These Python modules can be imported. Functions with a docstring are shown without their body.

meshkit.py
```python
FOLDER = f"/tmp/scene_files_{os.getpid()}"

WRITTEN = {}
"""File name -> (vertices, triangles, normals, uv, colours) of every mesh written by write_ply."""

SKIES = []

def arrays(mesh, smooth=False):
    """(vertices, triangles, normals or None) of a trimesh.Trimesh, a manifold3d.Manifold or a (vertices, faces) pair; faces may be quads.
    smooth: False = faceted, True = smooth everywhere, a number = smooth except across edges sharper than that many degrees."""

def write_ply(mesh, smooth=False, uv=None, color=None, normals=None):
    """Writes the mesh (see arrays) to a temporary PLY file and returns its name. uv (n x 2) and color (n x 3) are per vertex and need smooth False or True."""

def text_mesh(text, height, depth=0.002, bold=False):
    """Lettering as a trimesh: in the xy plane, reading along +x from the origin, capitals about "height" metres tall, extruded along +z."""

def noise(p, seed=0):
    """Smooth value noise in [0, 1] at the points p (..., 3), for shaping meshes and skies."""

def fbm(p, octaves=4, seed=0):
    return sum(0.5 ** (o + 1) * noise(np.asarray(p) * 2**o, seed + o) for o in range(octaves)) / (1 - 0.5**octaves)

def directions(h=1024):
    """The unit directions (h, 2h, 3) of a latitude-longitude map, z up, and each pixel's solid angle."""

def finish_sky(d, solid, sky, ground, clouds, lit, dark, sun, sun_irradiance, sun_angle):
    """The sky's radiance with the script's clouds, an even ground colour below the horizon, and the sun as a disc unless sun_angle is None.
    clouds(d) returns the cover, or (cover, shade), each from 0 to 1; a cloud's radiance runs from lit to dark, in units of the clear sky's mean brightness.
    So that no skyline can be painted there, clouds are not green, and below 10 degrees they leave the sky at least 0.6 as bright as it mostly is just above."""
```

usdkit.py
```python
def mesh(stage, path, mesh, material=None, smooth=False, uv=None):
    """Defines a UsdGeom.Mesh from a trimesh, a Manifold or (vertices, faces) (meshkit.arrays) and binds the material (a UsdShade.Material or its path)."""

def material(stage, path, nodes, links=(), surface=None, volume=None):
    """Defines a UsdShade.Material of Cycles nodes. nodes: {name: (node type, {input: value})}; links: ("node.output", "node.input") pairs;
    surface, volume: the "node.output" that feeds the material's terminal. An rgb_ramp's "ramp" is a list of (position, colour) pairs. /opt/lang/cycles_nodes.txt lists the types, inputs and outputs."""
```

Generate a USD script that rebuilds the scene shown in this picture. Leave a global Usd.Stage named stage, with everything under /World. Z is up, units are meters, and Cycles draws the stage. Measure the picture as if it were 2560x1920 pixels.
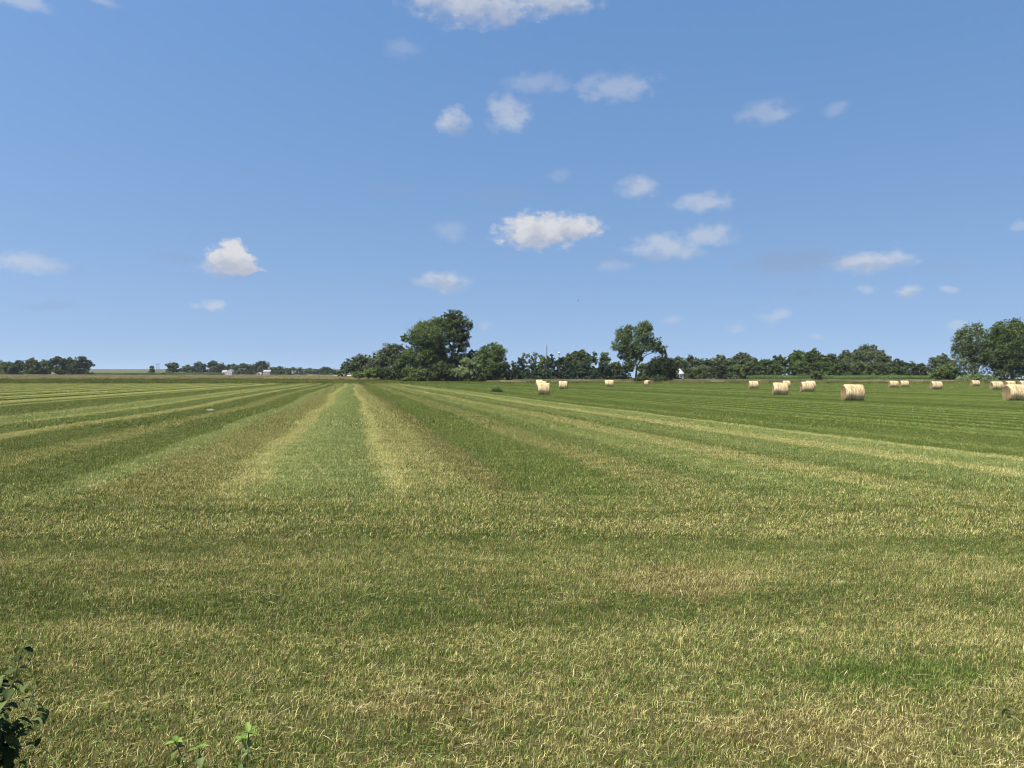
import math, re
import numpy as np
import trimesh
import usdkit, meshkit
from pxr import Gf, Sdf, Usd, UsdGeom, UsdLux, UsdShade, Vt

stage = Usd.Stage.CreateInMemory()
UsdGeom.SetStageUpAxis(stage, UsdGeom.Tokens.z)
UsdGeom.SetStageMetersPerUnit(stage, 1.0)
UsdGeom.Xform.Define(stage, "/World")
UsdGeom.Scope.Define(stage, "/World/Looks")
PI = math.pi

# ------------------------------------------------------------------ camera
EYE = 2.0                     # metres above the field
FPX = 1828.0                  # focal length in pixels of the 2560 px wide photograph
HORIZON = 945.5               # its row of the true horizon
cam = UsdGeom.Camera.Define(stage, "/World/camera")
cam.CreateHorizontalApertureAttr(36.0)
cam.CreateVerticalApertureAttr(27.0)
cam.CreateFocalLengthAttr(36.0 * FPX / 2560.0)
cam.CreateClippingRangeAttr((0.05, 60000.0))
cam.AddTranslateOp().Set((0, 0, EYE))
cam.AddRotateXOp().Set(90.0 - math.degrees(math.atan((960 - HORIZON) / FPX)))
cam.CreateExposureAttr(1.4)

# ------------------------------------------------------------------ sun and sky
HAZE = 4.0e-5                  # of the air, per metre
SUN_EL = math.radians(60.0)
SUN_AZ = math.radians(180.0 + 42.0)          # atan2(x, y): behind the camera and to its left
SUN = np.array([math.sin(SUN_AZ) * math.cos(SUN_EL), math.cos(SUN_AZ) * math.cos(SUN_EL), math.sin(SUN_EL)])
sun = UsdLux.DistantLight.Define(stage, "/World/sun")
sun.CreateIntensityAttr(1.25)
sun.CreateAngleAttr(0.53)
sun.CreateColorAttr((1.0, 0.95, 0.87))
sun.CreateNormalizeAttr(True)
sun.AddRotateZOp().Set(-math.degrees(SUN_AZ))
sun.AddRotateXOp().Set(-(90.0 - math.degrees(SUN_EL)))


class Graph:
    """Collects shader nodes; every call returns the name of an output to link on."""

    def __init__(self):
        self.nodes, self.links, self.k = {}, [], 0

    def node(self, kind, out, **inputs):
        self.k += 1
        name = f"n{self.k}"
        plain = {}
        for key, v in inputs.items():
            if isinstance(v, str) and re.fullmatch(r"n\d+\.\w+", v):
                self.links.append((v, f"{name}.{key}"))
            else:
                plain[key] = v
        self.nodes[name] = (kind, plain)
        return f"{name}.{out}"

    def m(self, op, a, b=0.0, c=0.0, clamp=False):
        return self.node("math", "value", math_type=op, value1=a, value2=b, value3=c, use_clamp=clamp)

    def add(self, a, b): return self.m("add", a, b)
    def sub(self, a, b): return self.m("subtract", a, b)
    def mul(self, a, b): return self.m("multiply", a, b)

    def step(self, x, lo, hi, a=0.0, b=1.0):
        return self.node("map_range", "result", range_type="smoothstep", value=x, from_min=lo, from_max=hi, to_min=a, to_max=b, clamp=True)

    def lin(self, x, lo, hi, a=0.0, b=1.0):
        return self.node("map_range", "result", range_type="linear", value=x, from_min=lo, from_max=hi, to_min=a, to_max=b, clamp=True)

    def mix(self, f, a, b, kind="mix"):
        return self.node("mix", "color", mix_type=kind, fac=f, color1=a, color2=b)

    def map(self, v, loc=(0, 0, 0), rot=(0, 0, 0), scale=(1, 1, 1)):
        return self.node("mapping", "vector", mapping_type="point", vector=v, location=loc, rotation=rot, scale=scale)

    def noise(self, v, scale=1.0, detail=3.0, rough=0.5, out="fac", **kw):
        return self.node("noise_texture", out, vector=v, scale=scale, detail=detail, roughness=rough, **kw)

    def ramp(self, f, stops, interpolate=True):
        return self.node("rgb_ramp", "color", fac=f, ramp=stops, interpolate=interpolate)

    def position(self): return self.node("geometry", "position")
    def island(self): return self.node("attribute", "fac", attribute="rnd")
    def xyz(self, v):
        s = self.node("separate_xyz", "x", vector=v).split(".")[0]
        return s + ".x", s + ".y", s + ".z"

    def vec(self, x, y, z): return self.node("combine_xyz", "vector", x=x, y=y, z=z)

    def white(self, w): return self.node("white_noise_texture", "value", dimensions="1D", w=w)

    def make(self, name, surface=None, volume=None):
        return usdkit.material(stage, "/World/Looks/" + name, self.nodes, self.links, surface=surface, volume=volume)


def sky_material():
    g = Graph()
    sky = g.node("sky_texture", "color", sky_type="single_scattering", sun_disc=False, sun_elevation=SUN_EL, sun_rotation=SUN_AZ,
                 altitude=350.0, air_density=1.9, aerosol_density=1.3, ozone_density=0.4,
                 vector=g.node("vector_math", "vector", math_type="normalize", vector1=g.map(g.node("texture_coordinate", "generated"), loc=(0, 0, 0.31))))
    sky = g.node("hsv", "color", hue=0.5, saturation=SKY_SAT, value=1.0, fac=1.0, color=sky)
    sky = g.mix(1.0, sky, (1.155, 0.94, 0.985), "multiply")
    d = g.node("texture_coordinate", "generated")
    x, y, z = g.xyz(d)
    az = g.m("arctan2", x, y)
    el = g.m("arcsine", z)
    ae = g.vec(az, el, 0.0)
    # ragged edges: the cloud coordinates are pushed about by noise
    wob = g.noise(ae, 26.0, 6.0, 0.6, out="color")
    wob = g.node("vector_math", "vector", math_type="subtract", vector1=wob, vector2=(0.5, 0.5, 0.5))
    wob = g.node("vector_math", "vector", math_type="multiply", vector1=wob, vector2=(0.038, 0.020, 0.0))
    p = g.node("vector_math", "vector", math_type="add", vector1=ae, vector2=wob)
    n = g.noise(g.map(ae, scale=(1.0, 1.6, 1.0)), 46.0, 8.0, 0.60)
    n = g.mul(g.sub(n, 0.5), 1.9)

    def shape(at, ca, ce, ra, re_):
        v = g.map(at, loc=(-ca / ra, -ce / re_, 0), scale=(1.0 / ra, 1.0 / re_, 0.0))
        return g.node("gradient_texture", "fac", gradient_type="spherical", vector=v)

    def cover(items, soft):
        """How much cloud, and how much of that lies in its own shade."""
        total = shade = None
        for (ca, ce, ra, re_, w) in items:
            f = shape(p, ca, ce, ra, re_)
            lo, hi = (0.05, 0.85) if w < 0.9 else ((0.08, 0.70) if w < 1.3 else (0.12, 0.50))
            d = g.mul(g.step(g.add(f, g.mul(n, g.m("minimum", g.mul(f, 5.0), 0.75 if w >= 0.9 else 0.62))), lo - soft, hi + soft), w * 0.8 if w < 0.9 else 0.97)
            total = d if total is None else g.m("maximum", total, d)
            if w >= 0.7 and not soft:
                low = g.mul(shape(p, ca + 0.15 * ra, ce - 0.55 * re_, ra * 1.05, re_ * 0.8), 1.7)
                shade = low if shade is None else g.m("maximum", shade, low)
        return total, shade

    alpha, shade = cover(CLOUDS, 0.0)
    alpha = g.mul(alpha, 0.95)
    shade = g.m("add", g.mul(shade, 0.8), g.mul(n, -1.3), clamp=True)
    lit = g.mix(shade, CLOUD_LIT, CLOUD_DARK)
    col = g.mix(alpha, g.mix(1.0, sky, (1, 1, 1), "multiply"), lit)
    dark, _ = cover(DARK_CLOUDS, 0.1)
    col = g.mix(g.mul(dark, 0.42), col, CLOUD_GREY)
    bg = g.node("background_shader", "background", color=col, strength=SKY_STRENGTH)
    return g.make("sky", surface=bg)


SKY_STRENGTH, SKY_SAT = 0.0615, 1.41
CLOUD_LIT, CLOUD_DARK, CLOUD_GREY = (4.5, 4.5, 4.6), (3.0, 3.2, 3.75), (1.75, 2.15, 3.0)


def direction(px, py):
    """(azimuth, elevation) of a pixel of the photograph."""
    v = np.array([(px - 1280) / FPX, 1.0, (HORIZON - py) / FPX])
    v /= np.linalg.norm(v)
    return math.atan2(v[0], v[1]), math.asin(v[2])


def cloud_list(rows):
    out = []
    for (cx, cy, rx, ry, w) in rows:             # display pixels (2212 wide), half sizes
        k = 2560 / 2212.0
        a, e = direction(cx * k, cy * k)
        a2, _ = direction((cx + rx) * k, cy * k)
        _, e2 = direction(cx * k, (cy - ry) * k)
        out.append((a, e, abs(a2 - a) * 1.5, abs(e2 - e) * 1.6, w))
    return out


CLOUDS = cloud_list([
    (1030, 6, 130, 46, .88), (1075, 26, 60, 32, .85), (1195, 4, 90, 34, .85), (940, 2, 66, 26, 0.7),
    (40, 2, 80, 16, 0.5), (215, -2, 40, 12, 0.35), (868, 108, 40, 20, 0.2),
    (980, 268, 30, 28, 0.72), (974, 260, 18, 14, .6), (1100, 248, 42, 40, 0.58), (1092, 236, 30, 22, .55), (1160, 183, 72, 18, 0.28), (1328, 190, 80, 28, 0.42), (1310, 186, 40, 16, .4),
    (1650, 243, 62, 22, 0.34), (1680, 245, 30, 14, .4), (1803, 236, 26, 14, 0.26), (1375, 407, 42, 20, 0.56), (1385, 404, 24, 14, .6), (1520, 438, 58, 20, 0.55), (1500, 434, 30, 16, .55),
    (1165, 500, 86, 33, .95), (1232, 492, 60, 26, .92), (1140, 508, 60, 20, .85), (1440, 532, 74, 25, 0.6), (1420, 524, 40, 16, .6), (1530, 508, 58, 22, 0.55), (1475, 545, 50, 14, .5),
    (1325, 576, 34, 12, 0.26), (970, 500, 34, 18, 0.24), (494, 556, 40, 30, 1.5), (514, 566, 42, 26, 1.4), (480, 574, 40, 22, .85), (532, 580, 34, 17, 1.4),
    (60, 570, 76, 19, 0.5), (35, 566, 34, 14, .55), (960, 608, 54, 18, 0.75), (950, 604, 28, 12, .8),
    (455, 659, 28, 12, 0.6), (424, 662, 18, 8, 0.3), (1880, 566, 88, 20, 0.8), (1930, 556, 40, 13, 0.6), (1840, 570, 40, 12, .6), (1965, 630, 28, 12, 0.7), (1868, 620, 22, 9, 0.36), (2053, 628, 26, 8, 0.4),
    (1675, 683, 30, 13, 0.42), (1590, 708, 22, 8, 0.3), (1455, 686, 22, 8, 0.28), (1770, 726, 20, 7, 0.26),
    (1045, 703, 15, 9, 0.26), (2070, 706, 24, 10, 0.36), (2210, 487, 18, 12, 0.36), (1210, 380, 24, 12, 0.18),
])
_r = np.random.default_rng(5)
for _ in range(26):                              # the same small fair-weather clouds all round the horizon
    a = _r.uniform(0.8, 2 * PI - 0.8)
    e = _r.uniform(0.1, 0.75)
    s = _r.uniform(0.03, 0.11)
    CLOUDS.append((a if a < PI else a - 2 * PI, e, s * 1.6, s * 0.5, _r.uniform(0.4, 1.0)))
DARK_CLOUDS = cloud_list([
    (850, 408, 70, 14, 0.5), (1085, 426, 80, 16, 0.6), (395, 558, 70, 12, 0.7), (1715, 566, 110, 24, 0.9), (2030, 578, 60, 12, 0.5),
    (100, 659, 75, 9, 0.6), (1740, 631, 55, 10, 0.5), (790, 498, 60, 14, 0.35), (1320, 562, 90, 10, 0.5), (880, 612, 50, 9, 0.4),
    (515, 598, 55, 9, 0.5), (1420, 560, 90, 12, 0.5), (140, 584, 60, 9, 0.4),
])

dome = UsdLux.DomeLight.Define(stage, "/World/sky")
dome.GetPrim().SetCustomDataByKey("kind", "structure")
UsdShade.MaterialBindingAPI.Apply(dome.GetPrim()).Bind(sky_material())


# ------------------------------------------------------------------ scene helpers
TAKEN = {}


def numbered(path):
    n = TAKEN.get(path, -1) + 1
    TAKEN[path] = n
    return path if n == 0 else f"{path}_{n:03d}"


def tag(prim, label=None, cat=None, group=None, kind=None):
    p = prim.GetPrim() if hasattr(prim, "GetPrim") else prim
    for k, v in (("label", label), ("category", cat), ("group", group), ("kind", kind)):
        if v:
            p.SetCustomDataByKey(k, v)
    return p


def path_of(parent):
    return "/World" if parent is None else str(parent.GetPath())


def obj(name, mesh, mat, parent=None, smooth=False, rnd=None):
    """ONE Mesh prim below parent, or below /World; rnd: a random number for each vertex, the same on one leaf or blade."""
    m = usdkit.mesh(stage, numbered(path_of(parent) + "/" + name), mesh, mat, smooth=smooth)
    if rnd is not None:
        UsdGeom.PrimvarsAPI(m).CreatePrimvar("rnd", Sdf.ValueTypeNames.FloatArray, "vertex").Set(Vt.FloatArray.FromNumpy(np.asarray(rnd, np.float32)))
    return m.GetPrim()


def each(n, per, seed):
    return np.repeat(np.random.default_rng(seed).random(n), per)


def thing(name, label, cat, loc=(0, 0, 0), rotz=0.0, scale=1.0, group=None, source=None, tilt=0.0):
    x = UsdGeom.Xform.Define(stage, numbered("/World/" + name))
    x.AddTranslateOp().Set(Gf.Vec3d(*map(float, loc)))
    x.AddRotateZOp().Set(math.degrees(rotz))
    if tilt:
        x.AddRotateYOp().Set(math.degrees(tilt))
    if scale != 1.0:
        x.AddScaleOp().Set(Gf.Vec3f(scale, scale, scale) if np.ndim(scale) == 0 else Gf.Vec3f(*map(float, scale)))
    p = x.GetPrim()
    if source is not None:
        p.GetReferences().AddInternalReference(source.GetPath())
        p.SetInstanceable(True)
    return tag(p, label, cat, group)


def scatter(name, protos, label, cat, pos, yaw, scale, which, kind="stuff"):
    """A PointInstancer: protos is a list of (mesh, material)."""
    path = numbered("/World/" + name)
    pi = UsdGeom.PointInstancer.Define(stage, path)
    rel = pi.CreatePrototypesRel()
    for mesh, mat, rnd in protos:
        rel.AddTarget(obj("tuft", mesh, mat, pi.GetPrim(), rnd=rnd).GetPath())
    pi.CreateProtoIndicesAttr(Vt.IntArray.FromNumpy(np.asarray(which, np.int32)))
    pi.CreatePositionsAttr(Vt.Vec3fArray.FromNumpy(np.asarray(pos, np.float32)))
    pi.CreateOrientationsAttr(Vt.QuathArray([Gf.Quath(float(math.cos(a / 2)), 0.0, 0.0, float(math.sin(a / 2))) for a in yaw]))
    pi.CreateScalesAttr(Vt.Vec3fArray.FromNumpy(np.asarray(scale, np.float32)))
    return tag(pi.GetPrim(), label, cat, kind=kind)


def tube(points, radii, sides=6):
    """A tapering limb along a polyline: (vertices, triangles)."""
    p = np.asarray(points, float)
    r = np.broadcast_to(radii, (len(p),))
    t = np.gradient(p, axis=0)
    t /= np.linalg.norm(t, axis=1, keepdims=True) + 1e-12
    ref = np.where(np.abs(t[:, 2:]) < 0.9, [0, 0, 1.0], [1.0, 0, 0])
    a = np.cross(t, ref); a /= np.linalg.norm(a, axis=1, keepdims=True) + 1e-12
    b = np.cross(t, a)
    ang = np.arange(sides) * 2 * PI / sides
    v = p[:, None] + r[:, None, None] * (np.cos(ang)[None, :, None] * a[:, None] + np.sin(ang)[None, :, None] * b[:, None])
    f = []
    for i in range(len(p) - 1):
        for j in range(sides):
            q = [i * sides + j, i * sides + (j + 1) % sides, (i + 1) * sides + (j + 1) % sides, (i + 1) * sides + j]
            f += [[q[0], q[2], q[1]], [q[0], q[3], q[2]]]
    top = (len(p) - 1) * sides
    f += [[top, top + j, top + j + 1] for j in range(1, sides - 1)]
    return v.reshape(-1, 3), np.array(f)


def join(parts):
    vs, fs, n = [], [], 0
    for v, f in parts:
        vs.append(v); fs.append(np.asarray(f) + n); n += len(v)
    return np.vstack(vs), np.vstack(fs)


def box(x0, x1, y0, y1, z0, z1):
    b = trimesh.creation.box([x1 - x0, y1 - y0, z1 - z0])
    b.apply_translation([(x0 + x1) / 2, (y0 + y1) / 2, (z0 + z1) / 2])
    return np.array(b.vertices), np.array(b.faces)


def smooth01(x):
    x = np.clip(x, 0, 1)
    return x * x * (3 - 2 * x)


FIELD_END = 266.0


def height(x, y):
    """The land: the flat mown field, a bank rising behind it, and on the left a long hill."""
    x, y = np.asarray(x, float), np.asarray(y, float)
    plateau = 1.0 + 1.7 * (1 - smooth01((x + 110) / 100))
    z = plateau * smooth01((y - FIELD_END + 8) / 90)
    left = 1 - smooth01((x + 60) / 400)
    z = z + left * np.maximum(0, y - 360) * 0.0068 * (1 - 0.3 * smooth01((y - 900) / 400))
    z = z + left * 17.5 * smooth01((y - 1150) / 1050)
    z = z + 0.25 * (meshkit.fbm(np.stack([x / 70, y / 70, 0 * x], -1), 3, 3) - 0.5) * smooth01((y - FIELD_END) / 60)
    return z


def across(px, y):
    return (px - 1280) / FPX * y


def at_height(py, y):
    return EYE + (HORIZON - py) / FPX * y


# ------------------------------------------------------------------ field colours
BANDS = [  # metres across the swaths, dryness, lightness, blueness
    (-24, 0.29, 0.35, 0.3), (-20.5, 0.27, 0.35, 0.3), (-18.3, 0.29, 0.42, 0.4), (-17.6, 0.56, 0.75, 0.2), (-16.8, 0.55, 0.7, 0.2), (-16.4, 0.22, 0.8, 0.9), (-15, 0.22, 0.8, 0.9),
    (-14.7, 0.65, 0.8, 0.1), (-14.1, 0.60, 0.7, 0.1), (-13.8, 0.20, 0.5, 0.7), (-11.7, 0.20, 0.42, 0.6), (-11.4, 0.72, 0.78, 0.1), (-10.6, 0.68, 0.6, 0.1), (-10.2, 0.29, 0.3, 0.3),
    (-8.4, 0.22, 0.25, 0.4), (-8, 0.55, 0.42, 0.1), (-7.1, 0.65, 0.5, 0.1), (-6.7, 0.29, 0.3, 0.3), (-5, 0.20, 0.32, 0.3), (-4.8, 0.29, 0.72, 0.9), (-4.15, 0.32, 0.7, 0.8),
    (-3.9, 0.67, 0.42, 0.1), (-2.35, 0.68, 0.42, 0.1), (-2, 0.72, 0.76, 0.1), (-1.6, 0.68, 0.82, 0.1), (-1.35, 0.34, 0.8, 0.9), (-0.2, 0.27, 0.66, 0.9), (0.55, 0.26, 0.56, 0.8),
    (0.78, 0.70, 0.84, 0.1), (1.08, 0.70, 0.76, 0.1), (1.4, 0.66, 0.56, 0.15), (2.3, 0.68, 0.5, 0.1), (2.6, 0.80, 0.2, 0), (3.1, 0.66, 0.14, 0), (3.3, 0.20, 0.25, 0.2),
    (4.8, 0.17, 0.34, 0.1), (5.5, 0.22, 0.3, 0.2), (5.8, 0.60, 0.38, 0.1), (6.9, 0.55, 0.35, 0.1), (7.2, 0.20, 0.3, 0.6), (8, 0.25, 0.35, 0.6), (8.4, 0.32, 0.6, 0.5), (9.5, 0.29, 0.5, 0.4),
    (9.8, 0.61, 0.6, 0.1), (10.9, 0.63, 0.5, 0.1), (11.2, 0.24, 0.25, 0.3), (12.2, 0.22, 0.5, 0.8), (13.5, 0.24, 0.45, 0.7), (13.8, 0.62, 0.7, 0.1), (14.7, 0.64, 0.66, 0.1), (15, 0.29, 0.6, 0.6),
    (16.3, 0.20, 0.66, 0.7), (16.5, 0.50, 0.8, 0.2), (16.9, 0.46, 0.75, 0.2), (17.2, 0.13, 0.18, 0.1), (18.2, 0.13, 0.3, 0.1), (18.6, 0.20, 0.5, 0.2), (19.4, 0.13, 0.3, 0.1), (20.2, 0.12, 0.2, 0.1), (24, 0.15, 0.35, 0.1),
]
HEAD = [  # metres from the road, the headland mown along it
    (3, 0.62, 0.32, 0.1), (3.7, 0.59, 0.36, 0.1), (4.1, 0.53, 0.29, 0.3), (4.4, 0.64, 0.43, 0.1), (4.9, 0.46, 0.32, 0.2), (5.3, 0.59, 0.43, 0.1), (5.7, 0.64, 0.44, 0.1), (6, 0.43, 0.21, 0.3), (6.6, 0.35, 0.18, 0.4),
    (7, 0.51, 0.32, 0.2), (7.6, 0.62, 0.36, 0.1), (8.2, 0.50, 0.36, 0.2), (8.8, 0.39, 0.21, 0.3), (9.2, 0.46, 0.25, 0.3), (9.7, 0.60, 0.43, 0.1), (10.4, 0.53, 0.39, 0.1), (10.9, 0.39, 0.23, 0.3), (11.4, 0.51, 0.36, 0.1),
    (12, 0.56, 0.43, 0.1), (12.6, 0.39, 0.36, 0.6), (13.2, 0.43, 0.32, 0.4), (14, 0.46, 0.36, 0.4),
]


def field_code(g, P):
    """Dryness, lightness and blueness of the stubble at P, as separate sockets."""
    x, y, _ = g.xyz(P)
    wander = g.sub(g.noise(g.map(P, scale=(0.05, 0.028, 0)), 1.0, 2.0), 0.5)
    fray = g.sub(g.noise(g.map(P, scale=(1.1, 0.35, 0)), 1.0, 3.0), 0.5)
    u0 = g.add(g.add(x, g.mul(y, 0.224)), g.mul(wander, 3.2))
    u0 = g.sub(u0, g.mul(g.step(y, 25.0, 230.0), 1.1))
    u0 = g.add(u0, g.step(y, 15.0, 45.0, 0.4, 0.0))
    u = g.add(u0, g.mul(fray, 0.75))
    u0 = g.add(u0, g.mul(fray, 0.35))
    near = g.ramp(g.lin(u, -24, 24), [((a + 24) / 48, (b, c, d)) for a, b, c, d in BANDS])
    lf = g.m("fraction", g.m("divide", g.add(u0, 400.0), 7.9))
    left = g.ramp(lf, [(0, (.62, 1.0, .5)), (.2, (.52, .92, .5)), (.34, (.3, .5, .3)), (.42, (.2, .30, .2)), (.48, (.45, .8, .4)), (.60, (.62, 1.0, .5)), (.65, (.04, .0, .1)), (.86, (.04, .0, .1)), (.91, (.66, 1.0, .2)), (1, (.62, 1.0, .5))])
    rf = g.m("fraction", g.m("divide", u0, 1.9))
    slow = g.noise(g.vec(g.mul(u0, 0.15), 0.0, 0.0), 1.0, 2.0)
    right = g.ramp(rf, [(0, (.07, .34, .15)), (.2, (.18, .66, .2)), (.4, (.08, .34, .1)), (.6, (.02, .06, .05)), (.8, (.04, .16, .1)), (1, (.07, .34, .15))])
    right = g.mix(g.step(slow, 0.53, 0.64, 0.0, 0.75), right, (.16, .62, .3))
    right = g.mix(g.step(slow, 0.46, 0.38, 0.0, 0.8), right, (.0, .02, .05))
    code = g.mix(g.step(u, -25, -23), left, near)
    code = g.mix(g.step(u, 21, 24), code, right)
    hd = g.add(y, g.mul(g.sub(g.noise(g.map(P, scale=(0.22, 0.6, 0)), 1.0, 4.0, 0.6), 0.5), 3.4))
    head = g.ramp(g.lin(hd, 3, 14), [((a - 3) / 11, (b, c, d)) for a, b, c, d in HEAD])
    # the swaths fray into the headland
    code = g.mix(g.step(g.add(y, g.mul(fray, 6.0)), 10.6, 14.6), head, code)
    d, l, b = (code.split(".")[0],) * 3
    s = g.node("separate_color", "r", color_type="rgb", color=code).split(".")[0]
    n1 = g.sub(g.noise(g.map(P, scale=(.75, 1.5, 0)), 1.3, 4.0, 0.65), 0.5)
    n2 = g.sub(g.noise(g.map(P, loc=(31, 7, 0)), 0.42, 3.0, 0.55), 0.5)
    n3 = g.sub(g.noise(g.map(P, loc=(3, 17, 0), scale=(.7, 1.2, 0)), 5.5, 3.0, 0.6), 0.5)
    spots = 0.0
    ragged = g.node("vector_math", "vector", math_type="subtract", vector1=g.noise(P, 2.2, 3.0, 0.6, out="color"), vector2=(0.5, 0.5, 0.5))
    ragged = g.node("vector_math", "vector", math_type="add", vector1=P, vector2=g.node("vector_math", "vector", math_type="multiply", vector1=ragged, vector2=(1.3, 0.8, 0.0)))
    for sx, sy, rx, ry, amount in ((1.65, 7.2, .8, .6, 1.0), (2.55, 4.95, .8, .4, -.42), (1.7, 4.1, .9, .35, .5), (-4.6, 5.6, 1.4, .5, -.25), (-.4, 4.4, .8, .3, .3)):
        f = g.node("gradient_texture", "fac", gradient_type="spherical", vector=g.map(ragged, loc=(-sx / rx, -sy / ry, 0), scale=(1 / rx, 1 / ry, 0)))
        spots = g.add(spots, g.mul(g.m("minimum", g.mul(f, 1.8), 1.0), amount))
    far = g.step(y, 12.0, 30.0, 1.0, 0.5)
    n1, n2 = g.mul(n1, far), g.mul(n2, far)
    dry = g.add(s + ".r", g.add(g.mul(n1, 0.75), g.add(g.mul(n2, 0.45), g.add(g.mul(n3, 0.7), spots))))
    light = g.add(s + ".g", g.add(g.mul(n1, 0.7), g.mul(n3, 0.6)))
    return g.m("add", dry, 0.0, clamp=True), g.m("add", light, 0.0, clamp=True), s + ".b"


GREEN_DEEP, GREEN_LIT, GREEN_BLUE = (.034, .060, .009), (.200, .262, .054), (.170, .232, .084)
STRAW_DARK, STRAW_LIT = (.078, .067, .018), (.535, .50, .215)


def grass_material():
    g = Graph()
    P = g.position()
    dry, light, blue = field_code(g, P)
    r = g.island()
    r2 = g.white(g.m("floor", g.mul(r, 211.0)))
    isdry = g.step(g.sub(dry, r), -0.06, 0.06)
    lum = g.m("add", g.mul(light, 0.88), g.mul(g.sub(g.m("power", r2, 1.3), 0.47), 1.25), clamp=True)
    green = g.mix(lum, GREEN_DEEP, GREEN_LIT)
    green = g.mix(g.mul(blue, lum), green, GREEN_BLUE)
    straw = g.mix(lum, STRAW_DARK, STRAW_LIT)
    col = g.mix(isdry, green, straw)
    bs = g.node("principled_bsdf", "BSDF", base_color=col, roughness=0.65, specular_ior_level=0.15)
    tr = g.node("translucent_bsdf", "BSDF", color=g.mix(1.0, col, (1.0, 1.0, 0.7), "multiply"))
    return g.make("grass", surface=g.node("mix_closure", "closure", fac=0.22, closure1=bs, closure2=tr))


def ground_material():
    g = Graph()
    P = g.position()
    x, y, _ = g.xyz(P)
    dry, light, blue = field_code(g, P)
    n = g.noise(P, 60.0, 4.0, 0.7)
    soil = g.mix(n, (.012, .011, .005), (.05, .042, .02))
    thatch = g.mix(light, g.mix(dry, (.016, .028, .005), (.06, .047, .018)), g.mix(dry, (.06, .08, .02), (.18, .15, .065)))
    mown = g.mix(0.6, soil, thatch)
    turf = g.mix(dry, g.mix(light, GREEN_DEEP, GREEN_LIT), g.mix(light, STRAW_DARK, STRAW_LIT))
    mown = g.mix(g.step(y, 20.0, 90.0, 0.0, 0.75), mown, turf)        # far off, the stubble lies down into a closed sward
    pn = g.noise(g.map(P, scale=(0.02, 0.004, 0)), 1.0, 4.0, 0.6)
    pasture = g.mix(pn, (.038, .045, .018), (.078, .070, .034))
    pasture = g.mix(g.step(g.noise(g.map(P, scale=(0.05, 0.02, 0)), 1.0, 5.0, 0.65), 0.55, 0.62), pasture, (.026, .036, .013))
    col = g.mix(g.step(y, FIELD_END - 0.5, FIELD_END + 0.5), mown, pasture)
    bump = g.node("bump", "normal", height=n, strength=0.5, distance=0.03)
    return g.make("ground", surface=g.node("principled_bsdf", "BSDF", base_color=col, roughness=0.95, specular_ior_level=0.1, normal=bump))


def leaf_material(name, dark, lit, translucency=0.3):
    g = Graph()
    r = g.island()
    ob = g.node("object_info", "random")
    n = g.noise(g.position(), 0.35, 3.0)
    f = g.m("add", g.mul(r, 0.65), g.add(g.lin(n, .3, .7, -.1, .5), g.mul(g.sub(ob, 0.6), 0.35)), clamp=True)
    col = g.mix(f, dark, lit)
    bs = g.node("principled_bsdf", "BSDF", base_color=col, roughness=0.65, specular_ior_level=0.12)
    tr = g.node("translucent_bsdf", "BSDF", color=g.mix(1.0, col, (1.1, 1.2, 0.6), "multiply"))
    return g.make(name, surface=g.node("mix_closure", "closure", fac=translucency, closure1=bs, closure2=tr))


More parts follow.
